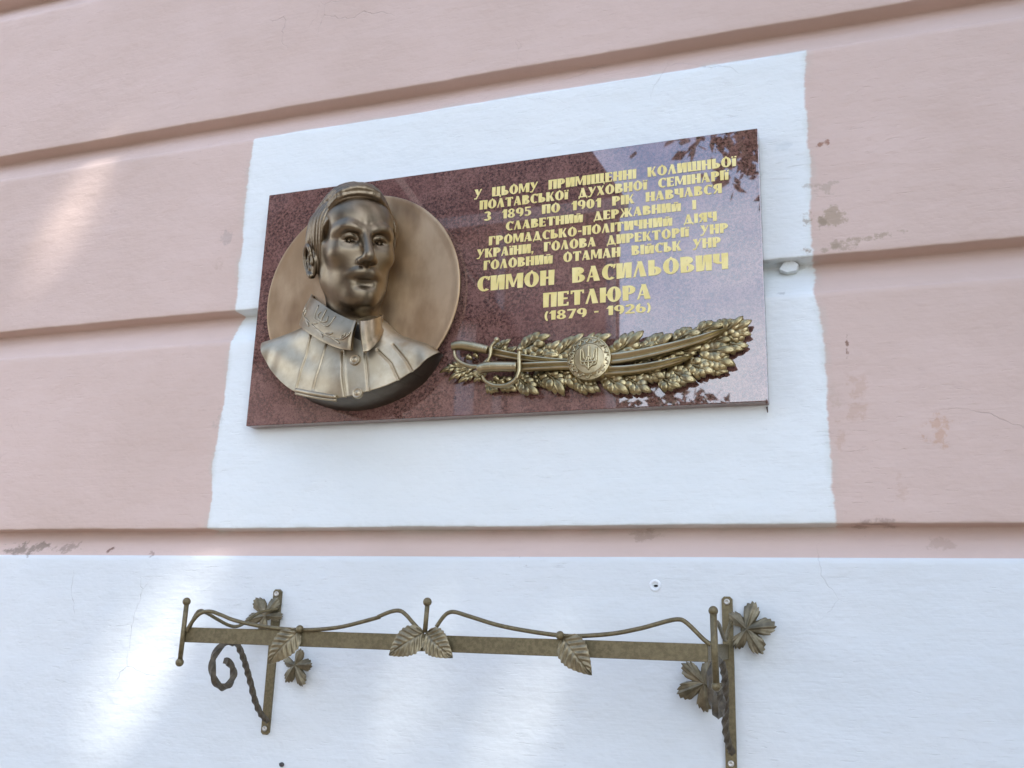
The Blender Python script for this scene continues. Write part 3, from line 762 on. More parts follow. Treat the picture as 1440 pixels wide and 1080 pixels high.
def build_hair():
    v = Vol((.10, .030, -.27), (.385, .205, .012), .00135)
    P = v.P; a, b, c = P[..., 0], P[..., 1], P[..., 2]
    v.ell((0, .19, -.14), (.645, .725, .87), k=.1, full=True)
    lim = np.interp(b, [-.35, -.20, -.06, .08, .22, .34, .42, .50, .62, .80], [.02, .13, .17, .22, .33, .42, .47, .56, .64, .70]).astype(np.float32)
    v.S = np.maximum(v.S, (c - lim) * .8)
    v.S = np.maximum(v.S, -.36 - b)
    for sg in (1, -1):
        v.ell((sg * .66, -.24, -.02), (.16, .28, .18), k=.03, op='s')
    def lock(pts, r0, r1, k=.018):
        Q = spline(pts, 16); t = np.linspace(0, 1, 16)
        v.path([tuple(q) for q in Q], list(r0 * np.sin(np.pi * (.12 + .80 * t)) ** .6 + (r1 - r0) * t * .3), k)
    r = np.random.default_rng(12)
    # top: locks combed from the parting up and over to the far side
    for i, z0 in enumerate(np.linspace(.42, -.75, 20)):
        j = r.normal(size=8) * .014; up = .05 * np.exp(-((z0 - .40) / .3) ** 2); q = np.sqrt(max(.08, 1 - ((z0 + .14) / .90) ** 2))
        lock([(-.47 * q - .02, .19 + .46 * q + j[0], z0 - .10 + j[1]), (-.30 * q, .19 + .66 * q + up + j[2], z0 + .06), (0, .19 + .715 * q + up * 1.2 + j[3], z0 + .10 + j[4]),
              (.30 * q, .19 + .625 * q + up + j[5], z0 + .04), (.53 * q, .19 + .40 * q + j[6], z0 - .06), (.635 * q, .19 + .08, z0 - .16 + j[7])], .052 + .020 * (i % 2), .035, .004)
    # forelock rising off the forehead, in long parallel strands
    for i, (z0, dz) in enumerate(((.52, .0), (.54, .05), (.53, .10), (.50, .15), (.45, .19), (.38, .22), (.29, .24), (.55, .025), (.54, .075), (.52, .125))):
        j = r.normal(size=4) * .012; rr = .056 if i < 7 else .040
        lock([(-.47 + .03 * i / 7, .46 + dz, z0 - .14), (-.34, .59 + dz + j[0], z0 + .01), (-.10, .665 + dz + j[1], z0 + .07 + j[2]), (.16, .655 + dz * .8, z0 + .08), (.36, .535 + dz * .6 + j[3], z0 - .10), (.50, .35 + dz * .4, z0 - .25), (.55, .17 + dz * .2, z0 - .33)], rr * (.82 + .36 * ((i * 7) % 3) / 2), .035, .003)
    # sides: combed down towards the ears
    for sg in (-1, 1):
        for z0 in np.linspace(.30, -.72, 15):
            q = np.sqrt(max(.1, 1 - ((z0 + .14) / .88) ** 2)); j = r.normal(size=4) * .012
            zz = z0 + .02
            lo_ = -.20 if z0 > .04 else (.06 if z0 > -.18 else -.30)
            lock([(sg * .46 * q, .19 + .48 * q, zz), (sg * .60 * q, .19 + .24 * q + j[0], zz - .02), (sg * .635 * q, .14 + j[1], zz - .06), (sg * .615 * q, lo_, zz - .10 - (.06 if z0 > .04 else 0))], .046 + .012 * (int(z0 * 100) % 2), .02, .004)
    ph = c + .15 * a + .06 * b
    v.S += (.003 * (1 - np.abs(np.sin(ph * 45 + 2.2 * np.sin(4 * a + 2 * b))))).astype(np.float32)
    return v.mesh('portrait_hair', B_HAIR, plq, 0)
head = build_head(); hair = build_hair()

# ---- tunic: relief over the lower part of the disc, with raised seams, pleats, pocket and placket
NX_, NZ_ = 420, 300
def seg_d(x, z, x0, z0, x1, z1):
    dx, dz = x1 - x0, z1 - z0; t = np.clip(((x - x0) * dx + (z - z0) * dz) / (dx * dx + dz * dz), 0, 1)
    return np.hypot(x - x0 - t * dx, z - z0 - t * dz)
def pl_d(x, z, pts):
    d = None
    for p, q in zip(pts[:-1], pts[1:]):
        e = seg_d(x, z, *p, *q); d = e if d is None else np.minimum(d, e)
    return d
NECK = np.array([.2350, -.3350])
_tx = np.linspace(-.02, .52, 1081)
_tz = np.interp(_tx, [.02, .035, .07, .11, .15, .20, .24, .30, .335, .37, .40, .425, .47], [-.345, -.3345, -.3270, -.3170, -.3020, -.290, -.285, -.305, -.3400, -.3530, -.3640, -.3830, -.41])
_tz = np.convolve(np.pad(_tz, 40, 'edge'), np.hanning(81) / np.hanning(81).sum(), 'valid')
def tunic_top(x): return np.interp(x, _tx, _tz)
def tunic_h(x, z):
    """depth of the cloth surface"""
    e = np.maximum(tunic_top(x) - z, 0)
    roll = np.sqrt(np.clip(1 - (1 - np.clip(e / .045, 0, 1)) ** 2, 0, 1))
    chest = .036 * np.exp(-(((x - .262) / .125) ** 2)) + .010
    h = DD + .003 + roll * (.018 + chest * (.55 + .45 * sstep(0, .15, tunic_top(x) - z)))
    return h
def tunic_detail(x, z):
    h = np.zeros_like(x)
    def seam(pts, wd, amp): return amp * np.exp(-(pl_d(x, z, pts) / wd) ** 2)
    h -= seam(S_('sl1'), .0022, .0050); h -= seam(S_('sl2'), .0022, .0032); h += seam(S_('sl1', .003), .0022, .0006); h += seam(S_('sl2', .003), .0022, .0006)
    h -= seam(S_('sr1'), .0022, .0034); h -= seam(S_('sr2'), .0022, .0030); h += seam(S_('sr1', -.003), .0022, .0006)
    h -= seam(S_('pl1'), .0020, .0050); h -= seam(S_('pl2'), .0020, .0028); h += seam(S_('pl1', .004), .003, .0016)
    # soft folds
    h += .0016 * np.sin((x * .8 + z * .55) * 190 + 2 * np.sin(z * 40)) * sstep(.34, .41, x) * sstep(-.36, -.40, z)
    h += .0014 * np.sin((x * 1.0 - z * .35) * 150) * sstep(.12, .06, x) * sstep(-.33, -.36, z)
    h += .0009 * np.sin(x * 70 + 3 * np.sin(z * 33)) + .0007 * np.sin(z * 90 + x * 40)
    return h
SEAM = {'sl1': [(436, 462), (428, 500), (416, 547)], 'sl2': [(461, 484), (452, 520), (443, 548)], 'sr1': [(530, 492), (548, 510), (561, 540)], 'sr2': [(548, 482), (567, 505), (580, 528)],
        'pl1': [(485, 497), (488, 530), (491, 560)], 'pl2': [(516, 498), (520, 530), (523, 556)]}
def S_(k, off=0): return [(U(px, py, .10)[0] + off, U(px, py, .10)[1]) for px, py in SEAM[k]]
def build_tunic():
    R = DR + .0115
    xx = np.linspace(DC[0] - R * .9999, DC[0] + R * .9999, 4000); ok = tunic_top(xx) > DC[1] - np.sqrt(R * R - (xx - DC[0]) ** 2) + .0008
    xl_, xr_ = xx[ok].min(), xx[ok].max()
    X = (xl_ + (xr_ - xl_) * (.5 - .5 * np.cos(np.linspace(.02, math.pi - .02, NX_))))[:, None] * np.ones((1, NZ_))
    zb = DC[1] - np.sqrt(np.maximum(R * R - (X - DC[0]) ** 2, 0)); zt = np.maximum(tunic_top(X), zb + .0005)
    tt = np.linspace(0, 1, NZ_)[None] ** 1.0
    Z = zt + (zb - zt) * tt
    H = tunic_h(X, Z) + tunic_detail(X, Z) * sstep(0, .012, zt - Z)
    # cut edge turned over, then the casting's side back to the slab, its shade put into the colour
    front = np.stack([X, -H, Z], -1); rb = front[:, -1].copy(); dirv = np.stack([rb[:, 0] - DC[0], rb[:, 2] - DC[1]], 1); dirv /= np.linalg.norm(dirv, axis=1)[:, None]
    def off(dr, dd, flat_=None):
        q = rb.copy(); q[:, 1] = q[:, 1] + dd if flat_ is None else -flat_
        q[:, 0] += dirv[:, 0] * dr; q[:, 2] += dirv[:, 1] * dr; return q[:, None]
    tp = np.clip(np.sin(np.linspace(0, math.pi, NX_)) * 1.6, 0, 1)
    A = np.concatenate([front, off(.0007, .0004), off(.0011, .0013), off(.0009, .0026)], 1); n1, n2 = A.shape[:2]
    o = mk('tunic', A.reshape(-1, 3), grid_faces(n1, n2), B_COAT, plq)
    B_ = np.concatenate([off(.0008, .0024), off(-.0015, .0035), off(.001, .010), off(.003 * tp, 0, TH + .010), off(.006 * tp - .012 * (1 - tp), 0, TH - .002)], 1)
    rim = mk('tunic_rim', B_.reshape(-1, 3), grid_faces(NX_, 5), B_RIM_SHADE, o)
    def surf(px, py, d=.10, up=0.):
        x, z = U(px, py, d); hh = float(tunic_h(np.array([x]), np.array([z]))[0]); x, z = U(px, py, hh); return np.array((x, -(hh + up), z))
    for (px, py, r) in ((499.5, 506, .0105), (503, 553, .0100)):
        c = surf(px, py); m = MB()
        prof = [(1.0, -.3), (1.0, .22), (.92, .34), (.80, .36), (.70, .26), (.60, .22), (.46, .26), (.34, .40), (.2, .46), (.02, .48)]
        Vv, Ff = lathe([(r * p, 0) for p, _ in prof], (c[0], c[2]), 28)
        Vv = [(x, c[1] - r * prof[i // 28][1], z) for i, (x, y, z) in enumerate(Vv)]
        mk('button', Vv, [tuple(f) for f in Ff], B_COAT, o)
    a_, b_ = surf(417, 549, up=.002), surf(474, 559, up=.002)
    m = MB(); m.tube(spline([a_, (a_ + b_) / 2 + (0, -.0015, -.001), b_], 14), .0042, 10); m.tube(spline([a_ - (0, 0, .006), (a_ + b_) / 2 - (0, .001, .0075), b_ - (0, 0, .006)], 14), .0026, 8)
    m.obj('pocket_flap', B_COAT, o)
    return o
tunic = build_tunic()

# ---- stand-and-fall collar in two leaves
def collar_leaf(top, bot, name, mat, nu=40, nv=12):
    T = spline(top, nu); B = spline(bot, nu); V = []
    for i in range(nu):
        for j in range(nv):
            t = j / (nv - 1); p = T[i] * (1 - t) + B[i] * t
            p = p + np.array((0, -.004 * math.sin(math.pi * t), 0)); V.append(p)
    V = np.array(V); n = len(V)
    nrm = np.zeros_like(V).reshape(nu, nv, 3); G_ = V.reshape(nu, nv, 3)
    du = np.gradient(G_, axis=0); dv = np.gradient(G_, axis=1); nr = np.cross(du, dv); nr /= np.linalg.norm(nr, axis=2)[..., None] + 1e-9
    if nr[..., 1].mean() > 0: nr = -nr
    bead = np.array([[.0020 if (j >= nv - 2 or i < 1 or i >= nu - 2) else 0 for j in range(nv)] for i in range(nu)])[:, :, None]
    out = G_ + nr * (.0022 + bead); back = G_ - nr * .0030
    A = np.concatenate([out.reshape(-1, 3), back.reshape(-1, 3)])
    F = grid_faces(nu, nv)
    F2 = F[:, ::-1] + n
    side = []
    def q(i, j): return i * nv + j
    for i in range(nu - 1):
        side.append((q(i, 0), q(i, 0) + n, q(i + 1, 0) + n, q(i + 1, 0))); side.append((q(i, nv - 1), q(i + 1, nv - 1), q(i + 1, nv - 1) + n, q(i, nv - 1) + n))
    for j in range(nv - 1):
        side.append((q(0, j), q(0, j + 1), q(0, j + 1) + n, q(0, j) + n)); side.append((q(nu - 1, j), q(nu - 1, j) + n, q(nu - 1, j + 1) + n, q(nu - 1, j + 1)))
    o = mk(name, A, np.concatenate([F, F2, np.array(side)]), mat, plq); split_sharp(o, 50)
    return o, out
c1, surf1 = collar_leaf([P3(441, 415, .046), P3(439, 418, .068), P3(448, 424, .090), P3(468, 438, .110), P3(490, 449, .122), P3(502, 453, .125)],
                        [P3(425, 452, .052), P3(424, 458, .078), P3(432, 466, .098), P3(452, 479, .117), P3(477, 490, .126), P3(495, 493, .129)], 'collar_leaf', B_COLL)
c2_, surf2 = collar_leaf([P3(506, 453, .125), P3(516, 452, .119), P3(526, 449, .106), P3(534, 445, .084), P3(536, 443, .064)],
                         [P3(511, 495, .129), P3(519, 493, .125), P3(529, 482, .112), P3(536, 468, .090), P3(538, 462, .068)], 'collar_leaf', B_COLL)
# collar stand behind the leaves
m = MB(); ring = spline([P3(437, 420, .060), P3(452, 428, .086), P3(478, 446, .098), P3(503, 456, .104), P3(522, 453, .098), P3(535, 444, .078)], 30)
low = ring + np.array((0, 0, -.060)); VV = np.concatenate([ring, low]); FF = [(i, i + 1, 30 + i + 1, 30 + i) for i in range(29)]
m.add(VV, FF); m.obj('collar_stand', B_RIM_SHADE, plq)
# raised embroidery on the left leaf: trident and branch
def on1(u, v):
    i = u * (surf1.shape[0] - 1); j = v * (surf1.shape[1] - 1); a = surf1[min(int(i), 38)][min(int(j), 10)]; b = surf1[min(int(i) + 1, 39)][min(int(j) + 1, 11)]
    fi, fj = i - int(i), j - int(j); A_ = surf1[min(int(i), 38), min(int(j), 10)]; B_ = surf1[min(int(i) + 1, 39), min(int(j), 10)]; C_ = surf1[min(int(i), 38), min(int(j) + 1, 11)]
    return A_ + (B_ - A_) * fi + (C_ - A_) * fj + np.array((0, -.0006, 0))
def wire(m, uv, r=.0011): m.tube(spline([on1(*p) for p in uv], 4 * len(uv)), r, 6)
m = MB()
wire(m, [(.44, .10), (.46, .50), (.54, .52)]); wire(m, [(.54, .08), (.54, .30), (.54, .56)]); wire(m, [(.66, .10), (.63, .50), (.54, .54)]); wire(m, [(.50, .22), (.485, .40), (.54, .46), (.595, .40), (.59, .22)])
m.obj('trident_embroidery', B_COAT, c1)
m = MB(); wire(m, [(.06, .55), (.2, .66), (.38, .70), (.60, .78), (.80, .72), (.93, .50)], .0013)
for (u_, v_, du_, dv_) in ((.12, .6, -.02, -.25), (.16, .62, .07, -.22), (.25, .68, .01, -.24), (.32, .70, .10, .12), (.42, .72, .09, -.12), (.52, .75, .10, .12), (.62, .78, .08, -.16), (.70, .76, .10, .08), (.80, .70, .05, -.22), (.88, .6, .06, -.20)):
    wire(m, [(u_, v_), (u_ + du_ * .5 + .015, v_ + dv_ * .5), (u_ + du_, min(v_ + dv_, .93))], .0013); wire(m, [(u_, v_), (u_ + du_ * .5 - .015, v_ + dv_ * .5), (u_ + du_, min(v_ + dv_, .93))], .0011)
m.obj('branch_embroidery', B_COAT, c1)
#@@EMBLEM
# ------------------------------------------------------------------ crossed sabres on oak leaves with the trident roundel
def oak_leaf(b, t, wd, d0, d1, seed, lobes=4):
    """cast oak leaf: midrib with rounded, forward-swept lobes that overlap like fingers"""
    r = np.random.default_rng(seed)
    b0 = np.array(P3(*b, d0)); t0 = np.array(P3(*t, d1)); ax = t0 - b0; ln = np.linalg.norm(ax); ax /= ln
    sd = np.cross(ax, (0, -1., 0)); sd /= np.linalg.norm(sd); up = np.cross(sd, ax); up = up if up[1] < 0 else -up
    bow = r.uniform(-.10, .10) * ln; m = MB()
    def at(u, y, h): return b0 + ax * (u * ln) + sd * (y + bow * 4 * u * (1 - u)) + up * h
    def finger(pts, rad_, fl=.42, n=10, k=9):
        Q = spline(pts, k); T = np.gradient(Q, axis=0); T /= np.linalg.norm(T, axis=1)[:, None]; R = np.interp(np.linspace(0, 1, k), np.linspace(0, 1, len(rad_)), rad_); V = []
        for i in range(k):
            B = up - T[i] * (up @ T[i]); B /= np.linalg.norm(B); N = np.cross(T[i], B)
            for q in range(n):
                a = 2 * math.pi * q / n; dent = 1 - .38 * max(0, math.sin(a)) ** 6          # furrow along the lobe
                V.append(Q[i] + R[i] * (N * math.cos(a) + B * math.sin(a) * fl * dent))
        F = [(i * n + q, i * n + (q + 1) % n, (i + 1) * n + (q + 1) % n, (i + 1) * n + q) for i in range(k - 1) for q in range(n)]
        F += [tuple(range(n))[::-1], tuple((k - 1) * n + q for q in range(n))]; m.add(V, F)
    L_ = max(2, lobes); ws = np.interp(np.linspace(0, 1, L_), [0, .4, .75, 1], [.62, .98, 1.0, .70])
    for s in (-1, 1):
        for k in range(L_):
            u0 = .05 + .60 * k / L_; w_ = wd * ws[k] * r.uniform(.88, 1.1); u1 = u0 + .30 + r.uniform(-.03, .03); rr = min(.40 * wd, .115 * ln) * r.uniform(.9, 1.12); hd = r.uniform(-.0012, .0014)
            finger([at(u0, s * wd * .03, .0005), at(u0 + .12, s * w_ * .42, .0030 + hd), at(u0 + .23, s * w_ * .80, .0026 + hd), at(u1, s * (w_ + .1 * wd), -.0012 + hd)], [rr * .50, rr * .85, rr * 1.05, rr * .9, rr * .22])
    finger([at(.0, 0, -.0002), at(.25, 0, .0012), at(.5, 0, .0022), at(.75, 0, .0020), at(.94, 0, .0006)], [wd * .18, wd * .56, wd * .72, wd * .60, wd * .14], fl=.13, n=12)
    rr = min(.40 * wd, .115 * ln)
    finger([at(.50, 0, .002), at(.72, 0, .0040), at(.90, 0, .0030), at(1.03, 0, -.0006)], [rr * .6, rr * 1.0, rr * 1.1, rr * .85, rr * .2])
    mr = spline([at(-.04, 0, .0005), at(.3, 0, .0042), at(.65, 0, .0058), at(.93, 0, .0040)], 14)
    m.tube(mr, np.linspace(.0015, .0008, 14), 7)
    o = m.obj('oak_leaf', B_LEAF, plq); return o
def z3(x, y): return (600 + x / 5.538, 430 + y / 5.538)
def z4(x, y): return (820 + x / 5.333, 430 + y / 5.333)
LV = [  # base, tip, half width, depth at base, depth at tip
    (z3(500, 370), z3(650, 262), .0105, .040, .044), (z3(560, 400), z3(700, 320), .010, .040, .043),
    (z3(700, 400), z3(955, 232), .0150, .041, .048), (z3(780, 420), z3(1030, 385), .0130, .043, .046), (z3(830, 420), z3(1035, 275), .0125, .040, .044),
    (z3(960, 430), z3(1215, 222), .0145, .041, .047), (z3(1080, 400), z3(1300, 215), .012, .039, .043), (z3(1190, 330), z3(1432, 225), .0135, .040, .046),
    (z4(170, 380), z4(445, 195), .0170, .042, .050), (z4(330, 370), z4(560, 275), .0115, .043, .046), (z4(400, 340), z4(662, 215), .0165, .042, .050),
    (z4(640, 300), z4(880, 200), .0145, .041, .048), (z4(800, 260), z4(1060, 140), .0135, .041, .047), (z4(980, 210), z4(1130, 110), .010, .040, .043),
    (z4(1010, 230), z4(1195, 82), .0105, .044, .050), (z4(1050, 215), z4(1258, 112), .0145, .042, .049), (z4(1060, 230), z4(1255, 215), .0130, .041, .045), (z4(1040, 260), z4(1235, 300), .012, .039, .041),
    (z3(330, 480), z3(104, 520), .0080, .042, .047), (z3(370, 490), z3(175, 582), .0085, .041, .044), (z3(420, 520), z3(250, 600), .0075, .038, .040), (z3(470, 520), z3(370, 592), .008, .038, .040),
    (z3(470, 590), z3(560, 668), .012, .039, .041), (z3(560, 560), z3(700, 660), .013, .039, .041), (z3(690, 520), z3(870, 682), .0150, .041, .046), (z3(850, 510), z3(935, 640), .010, .038, .040), (z3(880, 500), z3(1065, 690), .0165, .041, .046), (z3(990, 500), z3(1140, 640), .0135, .040, .043),
    (z3(1140, 530), z3(1310, 672), .0140, .040, .044), (z4(-40, 540), z4(125, 642), .012, .040, .043), (z4(130, 500), z4(335, 655), .0160, .042, .047), (z4(290, 510), z4(505, 642), .0150, .041, .045),
    (z4(400, 500), z4(612, 540), .0145, .043, .047), (z4(560, 500), z4(735, 605), .0145, .041, .045), (z4(640, 450), z4(840, 560), .0150, .042, .046), (z4(760, 420), z4(980, 500), .0150, .042, .046),
    (z4(860, 410), z4(1135, 445), .0155, .041, .045), (z4(930, 430), z4(1085, 495), .011, .039, .041), (z4(860, 340), z4(1138, 330), .0150, .043, .048), (z4(900, 300), z4(1110, 250), .0130, .042, .046), (z4(1000, 290), z4(1200, 325), .012, .039, .042),
    (z4(330, 455), z4(560, 425), .010, .038, .041), (z4(520, 430), z4(760, 355), .012, .039, .043), (z4(660, 390), z4(900, 300), .012, .039, .043)]
for k, (b, t, wd, d0, d1) in enumerate(LV):
    oak_leaf(b, t, wd * 1.12, d0 - .003, d1 - .001, 100 + k, lobes=4 if wd > .0135 else 3)
def acorn(px, py, r, ang):
    x, y, z = P3(px, py, .046); m = MB(); ca, sa = math.cos(ang), math.sin(ang)
    prof = [(-1.5, .01), (-1.35, .35), (-.9, .75), (-.3, .85), (.0, .86), (.02, 1.05), (.35, 1.08), (.8, .85), (1.05, .4), (1.1, .12), (1.7, .10), (1.72, .01)]
    pts = [(x + ca * r * p, y, z + sa * r * p) for p, _ in prof]; m.tube(pts, [r * q for _, q in prof], 14)
    m.obj('acorn', B_LEAF, plq)
acorn(*z3(330, 400), .0058, 2.6); acorn(*z3(385, 385), .0050, 2.2); acorn(*z3(545, 565), .0058, 2.4); acorn(*z3(590, 590), .005, 2.0); acorn(*z4(545, 290), .0060, .5)

def blade(name, pts, ws, ds, parent, ridge=True):
    """curved sabre blade: bevelled back and edge with a hollow fuller between them"""
    Q = spline([P3(x, y, d) for (x, y), d in zip(pts, ds)], 70); W = np.interp(np.linspace(0, 1, 70), np.linspace(0, 1, len(ws)), ws)
    prof = [(-1, -.0040), (-.97, .0), (-.80, .0032), (-.55, .0042), (-.30, .0030), (-.12, .0004), (.0, -.0002), (.12, .0004), (.30, .0030), (.55, .0042), (.80, .0032), (.97, .0), (1, -.0040)]
    V = []
    for i in range(70):
        T = Q[min(i + 1, 69)] - Q[max(i - 1, 0)]; T /= np.linalg.norm(T); sd = np.cross(T, (0, -1, 0)); sd /= np.linalg.norm(sd)
        for s_, h in prof: V.append(Q[i] + sd * s_ * W[i] - np.array((0, 1, 0)) * h * min(1, W[i] / .0035))
    n = len(prof); F = [tuple(f) for f in grid_faces(70, n)]; F += [tuple(range(n)), tuple(69 * n + k for k in range(n))[::-1], ]
    F += [(i * n, (i + 1) * n, (i + 1) * n + n - 1, i * n + n - 1) for i in range(69)]
    o = mk(name, V, F, B_BLADE, parent); split_sharp(o, 35); return o
def sabre(grip, gw, bow, cross, ball, bl1, w1, d1, bl2, w2, d2, dg):
    gm = MB(); Q = spline([P3(*p, dg) for p in grip], 60); t = np.linspace(0, 1, 60)
    R = np.interp(t, np.linspace(0, 1, len(gw)), gw) * (1 + .05 * np.sin(t * 150) * (t > .12) * (t < .92))
    gm.tube(Q, R, 16); g = gm.obj('sabre_grip', B_BLADE, plq)
    m = MB(); m.tube(spline([P3(*p, dg + .004) for p in bow], 40), np.interp(np.linspace(0, 1, 40), [0, .3, 1], [.0026, .0036, .0042]), 10); m.obj('knuckle_bow', B_BLADE, g)
    m = MB(); m.tube(spline([P3(*p, dg + .006) for p in cross], 24), .0036, 10); m.ball(P3(*ball, dg + .006), .0055); m.obj('cross_guard', B_BLADE, g)
    blade('sabre_blade', bl1, w1, d1, plq)
    blade('sabre_blade', bl2, w2, d2, plq)
sabre([z3(200, 318), z3(270, 308), z3(370, 322), z3(478, 345)], [.0080, .0092, .0088, .0078],
      [z3(215, 350), z3(225, 400), z3(270, 445), z3(350, 472), z3(430, 462), z3(480, 420)], [z3(472, 440), z3(495, 390), z3(505, 320), z3(540, 275)], z3(545, 266),
      [z3(500, 355), z3(640, 385), z3(800, 412), z3(1000, 432), z3(1180, 440)], [.0080, .0076, .0068, .0060, .0055], [.050, .050, .049, .048, .047],
      [z4(150, 405), z4(350, 378), z4(600, 325), z4(850, 258), z4(1000, 205), z4(1085, 172)], [.0108, .0108, .0098, .0082, .0058, .0008], [.052, .053, .053, .052, .051, .049], .052)
sabre([z3(402, 492), z3(470, 478), z3(580, 474), z3(705, 474)], [.0090, .0098, .0094, .0088],
      [z3(432, 545), z3(462, 590), z3(530, 622), z3(620, 618), z3(690, 575), z3(718, 520)], [z3(700, 570), z3(722, 500), z3(720, 400), z3(722, 355)], z3(725, 340),
      [z3(730, 476), z3(900, 468), z3(1040, 462), z3(1200, 458)], [.0084, .0082, .0080, .0078], [.056, .056, .055, .054],
      [z4(150, 488), z4(350, 478), z4(550, 447), z4(720, 405), z4(825, 375)], [.0088, .0088, .0080, .0060, .0008], [.052, .053, .053, .052, .049], .057)

# roundel with raised rim, foliate ring and trident
rc = P3(827.9, 503.5, .060); RR = .0392
V, F = lathe([(RR, .040), (RR, .0585), (RR * .985, .0602), (RR * .945, .0604), (RR * .925, .0588), (RR * .74, .0592), (RR * .715, .0604), (RR * .69, .0606), (RR * .665, .0594), (.3 * RR, .0600), (.01, .0602)], (rc[0], rc[2]), 72)
rd = mk('roundel', V, F, B_BLADE, plq); split_sharp(rd, 50)
m = MB()
for k in range(14):                                               # scrolls of the ring
    a = 2 * math.pi * k / 14; pts = []
    for t in np.linspace(0, 1, 14):
        ang = a + .10 + t * .34; rr = RR * (.83 + .085 * math.sin(t * 2 * math.pi)); pts.append((rc[0] + rr * math.cos(ang), -.0602, rc[2] + rr * math.sin(ang)))
    m.tube(pts, .0011, 6)
    for (da, ro) in ((.12, .90), (.36, .78), (.24, .87)): m.ball((rc[0] + RR * ro * math.cos(a + da), -.0595, rc[2] + RR * ro * math.sin(a + da)), .0016, 8, 6)
m.obj('foliate_ring', B_BLADE, rd)
m = MB()
def tw(pts, r=.0019, n=20):
    m.tube(spline([(rc[0] + x * RR, -.0612, rc[2] + z * RR) for x, z in pts], n), r, 8)
for s in (-1, 1):
    tw([(s * .36, .46), (s * .36, .10), (s * .34, -.14), (s * .20, -.17), (.0, -.17)], .0020)
    tw([(s * .36, .46), (s * .26, .30), (s * .235, .12), (s * .21, -.02), (s * .10, -.10)], .0018)
    tw([(s * .05, .12), (s * .10, -.08), (s * .19, -.20), (s * .11, -.36), (0, -.46)], .0017)
    tw([(s * .36, -.15), (s * .30, -.30), (s * .12, -.34)], .0014)
tw([(0, .55), (0, .30), (0, .05)], .0026); tw([(0, .05), (0, -.2), (0, -.52)], .0018)
m.obj('trident', B_BLADE, rd)
#@@RACK
# ------------------------------------------------------------------ planter rack below the plaque
RD = .251; XL = .0895; XR = .9225; SW = .0085
zL1 = U(394, 829)[1]; zL0 = U(378, 1033)[1]; zR1 = U(1022, 839)[1]; zR0 = zL0 - .003
zb1 = U(640, 894, RD)[1]; zb0 = zb1 - .0238; zbm = (zb1 + zb0) / 2
rack = thing('planter_rack', 'wrought iron planter rack with leaves and scrolls on the white plinth', 'planter rack', (.5, 0, zL0))
def screw(x, z, parent):
    m = MB(); V_, F_ = lathe([(.0048, .0068), (.0048, .0082), (.0040, .0090), (.0022, .0092), (.0016, .0080), (.0005, .0078)], (x, z), 20); m.add(V_, F_); m.obj('screw', ZINC, parent)
for x, z0, z1 in ((XL, zL0, zL1), (XR, zR0, zR1)):
    m = MB(); m.prism([(x - SW, z0 + .004), (x - SW + .004, z0), (x + SW - .004, z0), (x + SW, z0 + .004), (x + SW, z1 - .004), (x + SW - .004, z1), (x - SW + .004, z1), (x - SW, z1 - .004)], -.0005, -.0055)
    o = m.obj('wall_strip', RACK, rack, False); screw(x, z1 - .0085, o); screw(x, z0 + .0105, o)
fx0, fx1 = XL - .006, XR + .001
m = MB(); m.box(fx0 - .002, fx1 + .002, -RD - .0040, -RD, zb0, zb1, .0006); fb = m.obj('front_bar', RACK, rack, False)
for x in (fx0, fx1 - .004):
    m = MB(); m.box(x, x + .004, -RD + .0003, -.0058, zb0 + .0004, zb1 - .0004, .0006); m.obj('side_bar', RACK, rack, False)
# corner and middle pins with ball ends
def pin(pts, balls, r=.0036, br=.0066):
    m = MB(); m.tube(pts, r, 12)
    for b in balls: m.ball(b, br, 18, 12)
    return m.obj('ball_pin', RACK, rack)
dp = RD + .0075
pin([P3(262.5, 848, dp), P3(253, 930, dp)], [P3(262.5, 846, dp), P3(252.6, 931.5, dp)], .0040)
pin([P3(1003, 862, dp), P3(1007, 964, dp)], [P3(1003, 859, dp), P3(1007.2, 965.5, dp)], .0048)
pin([P3(601, 850, dp), P3(597.5, 890, dp)], [P3(601, 846.5, dp)], .0036)
# vine of round bar
def z7(x, y): return (230 + x / 4.32, 800 + y / 4.32)
def z8(x, y): return (880 + x / 3.858, 800 + y / 3.858)
def z6(x, y): return (500 + x / 4, 820 + y / 4)
def vine(pts, r=.0031): return MB().tube(spline(pts, 12 * len(pts)), r, 10).obj('vine_bar', RACK, rack)
dv = RD + .006
vine([P3(*q, dv) for q in (z7(140, 378), z7(175, 320), z7(222, 272), z7(280, 258), z7(345, 278), z7(430, 312), z7(560, 342), z7(690, 361), z7(825, 370), z7(940, 368), z7(1090, 350), z7(1296, 297), z6(130, 188), z6(200, 160), z6(250, 156), z6(285, 180), z6(320, 220), z6(355, 258))])
vine([P3(*q, dv) for q in (z6(455, 245), z6(490, 195), z6(520, 168), z6(560, 163), z6(640, 187), z6(800, 236), z6(960, 268), z6(1130, 292), z6(1250, 298), z6(1440, 285), z8(70, 325), z8(150, 304), z8(230, 282), z8(280, 274), z8(315, 282), z8(360, 320), z8(420, 380), z8(462, 412))])
def side(x, L_): return [UX(*q, x) for q in L_]
q = side(XL - .002, [z7(152, 372), z7(175, 320), z7(200, 272), z7(225, 254), z7(262, 268), z7(330, 308), z7(395, 342), z7(440, 350), z7(480, 335), z7(540, 290), z7(600, 260), z7(690, 242)])
q = [np.array((p[0], -RD + (RD - .012) * i / (len(q) - 1), p[2])) for i, p in enumerate(q)]
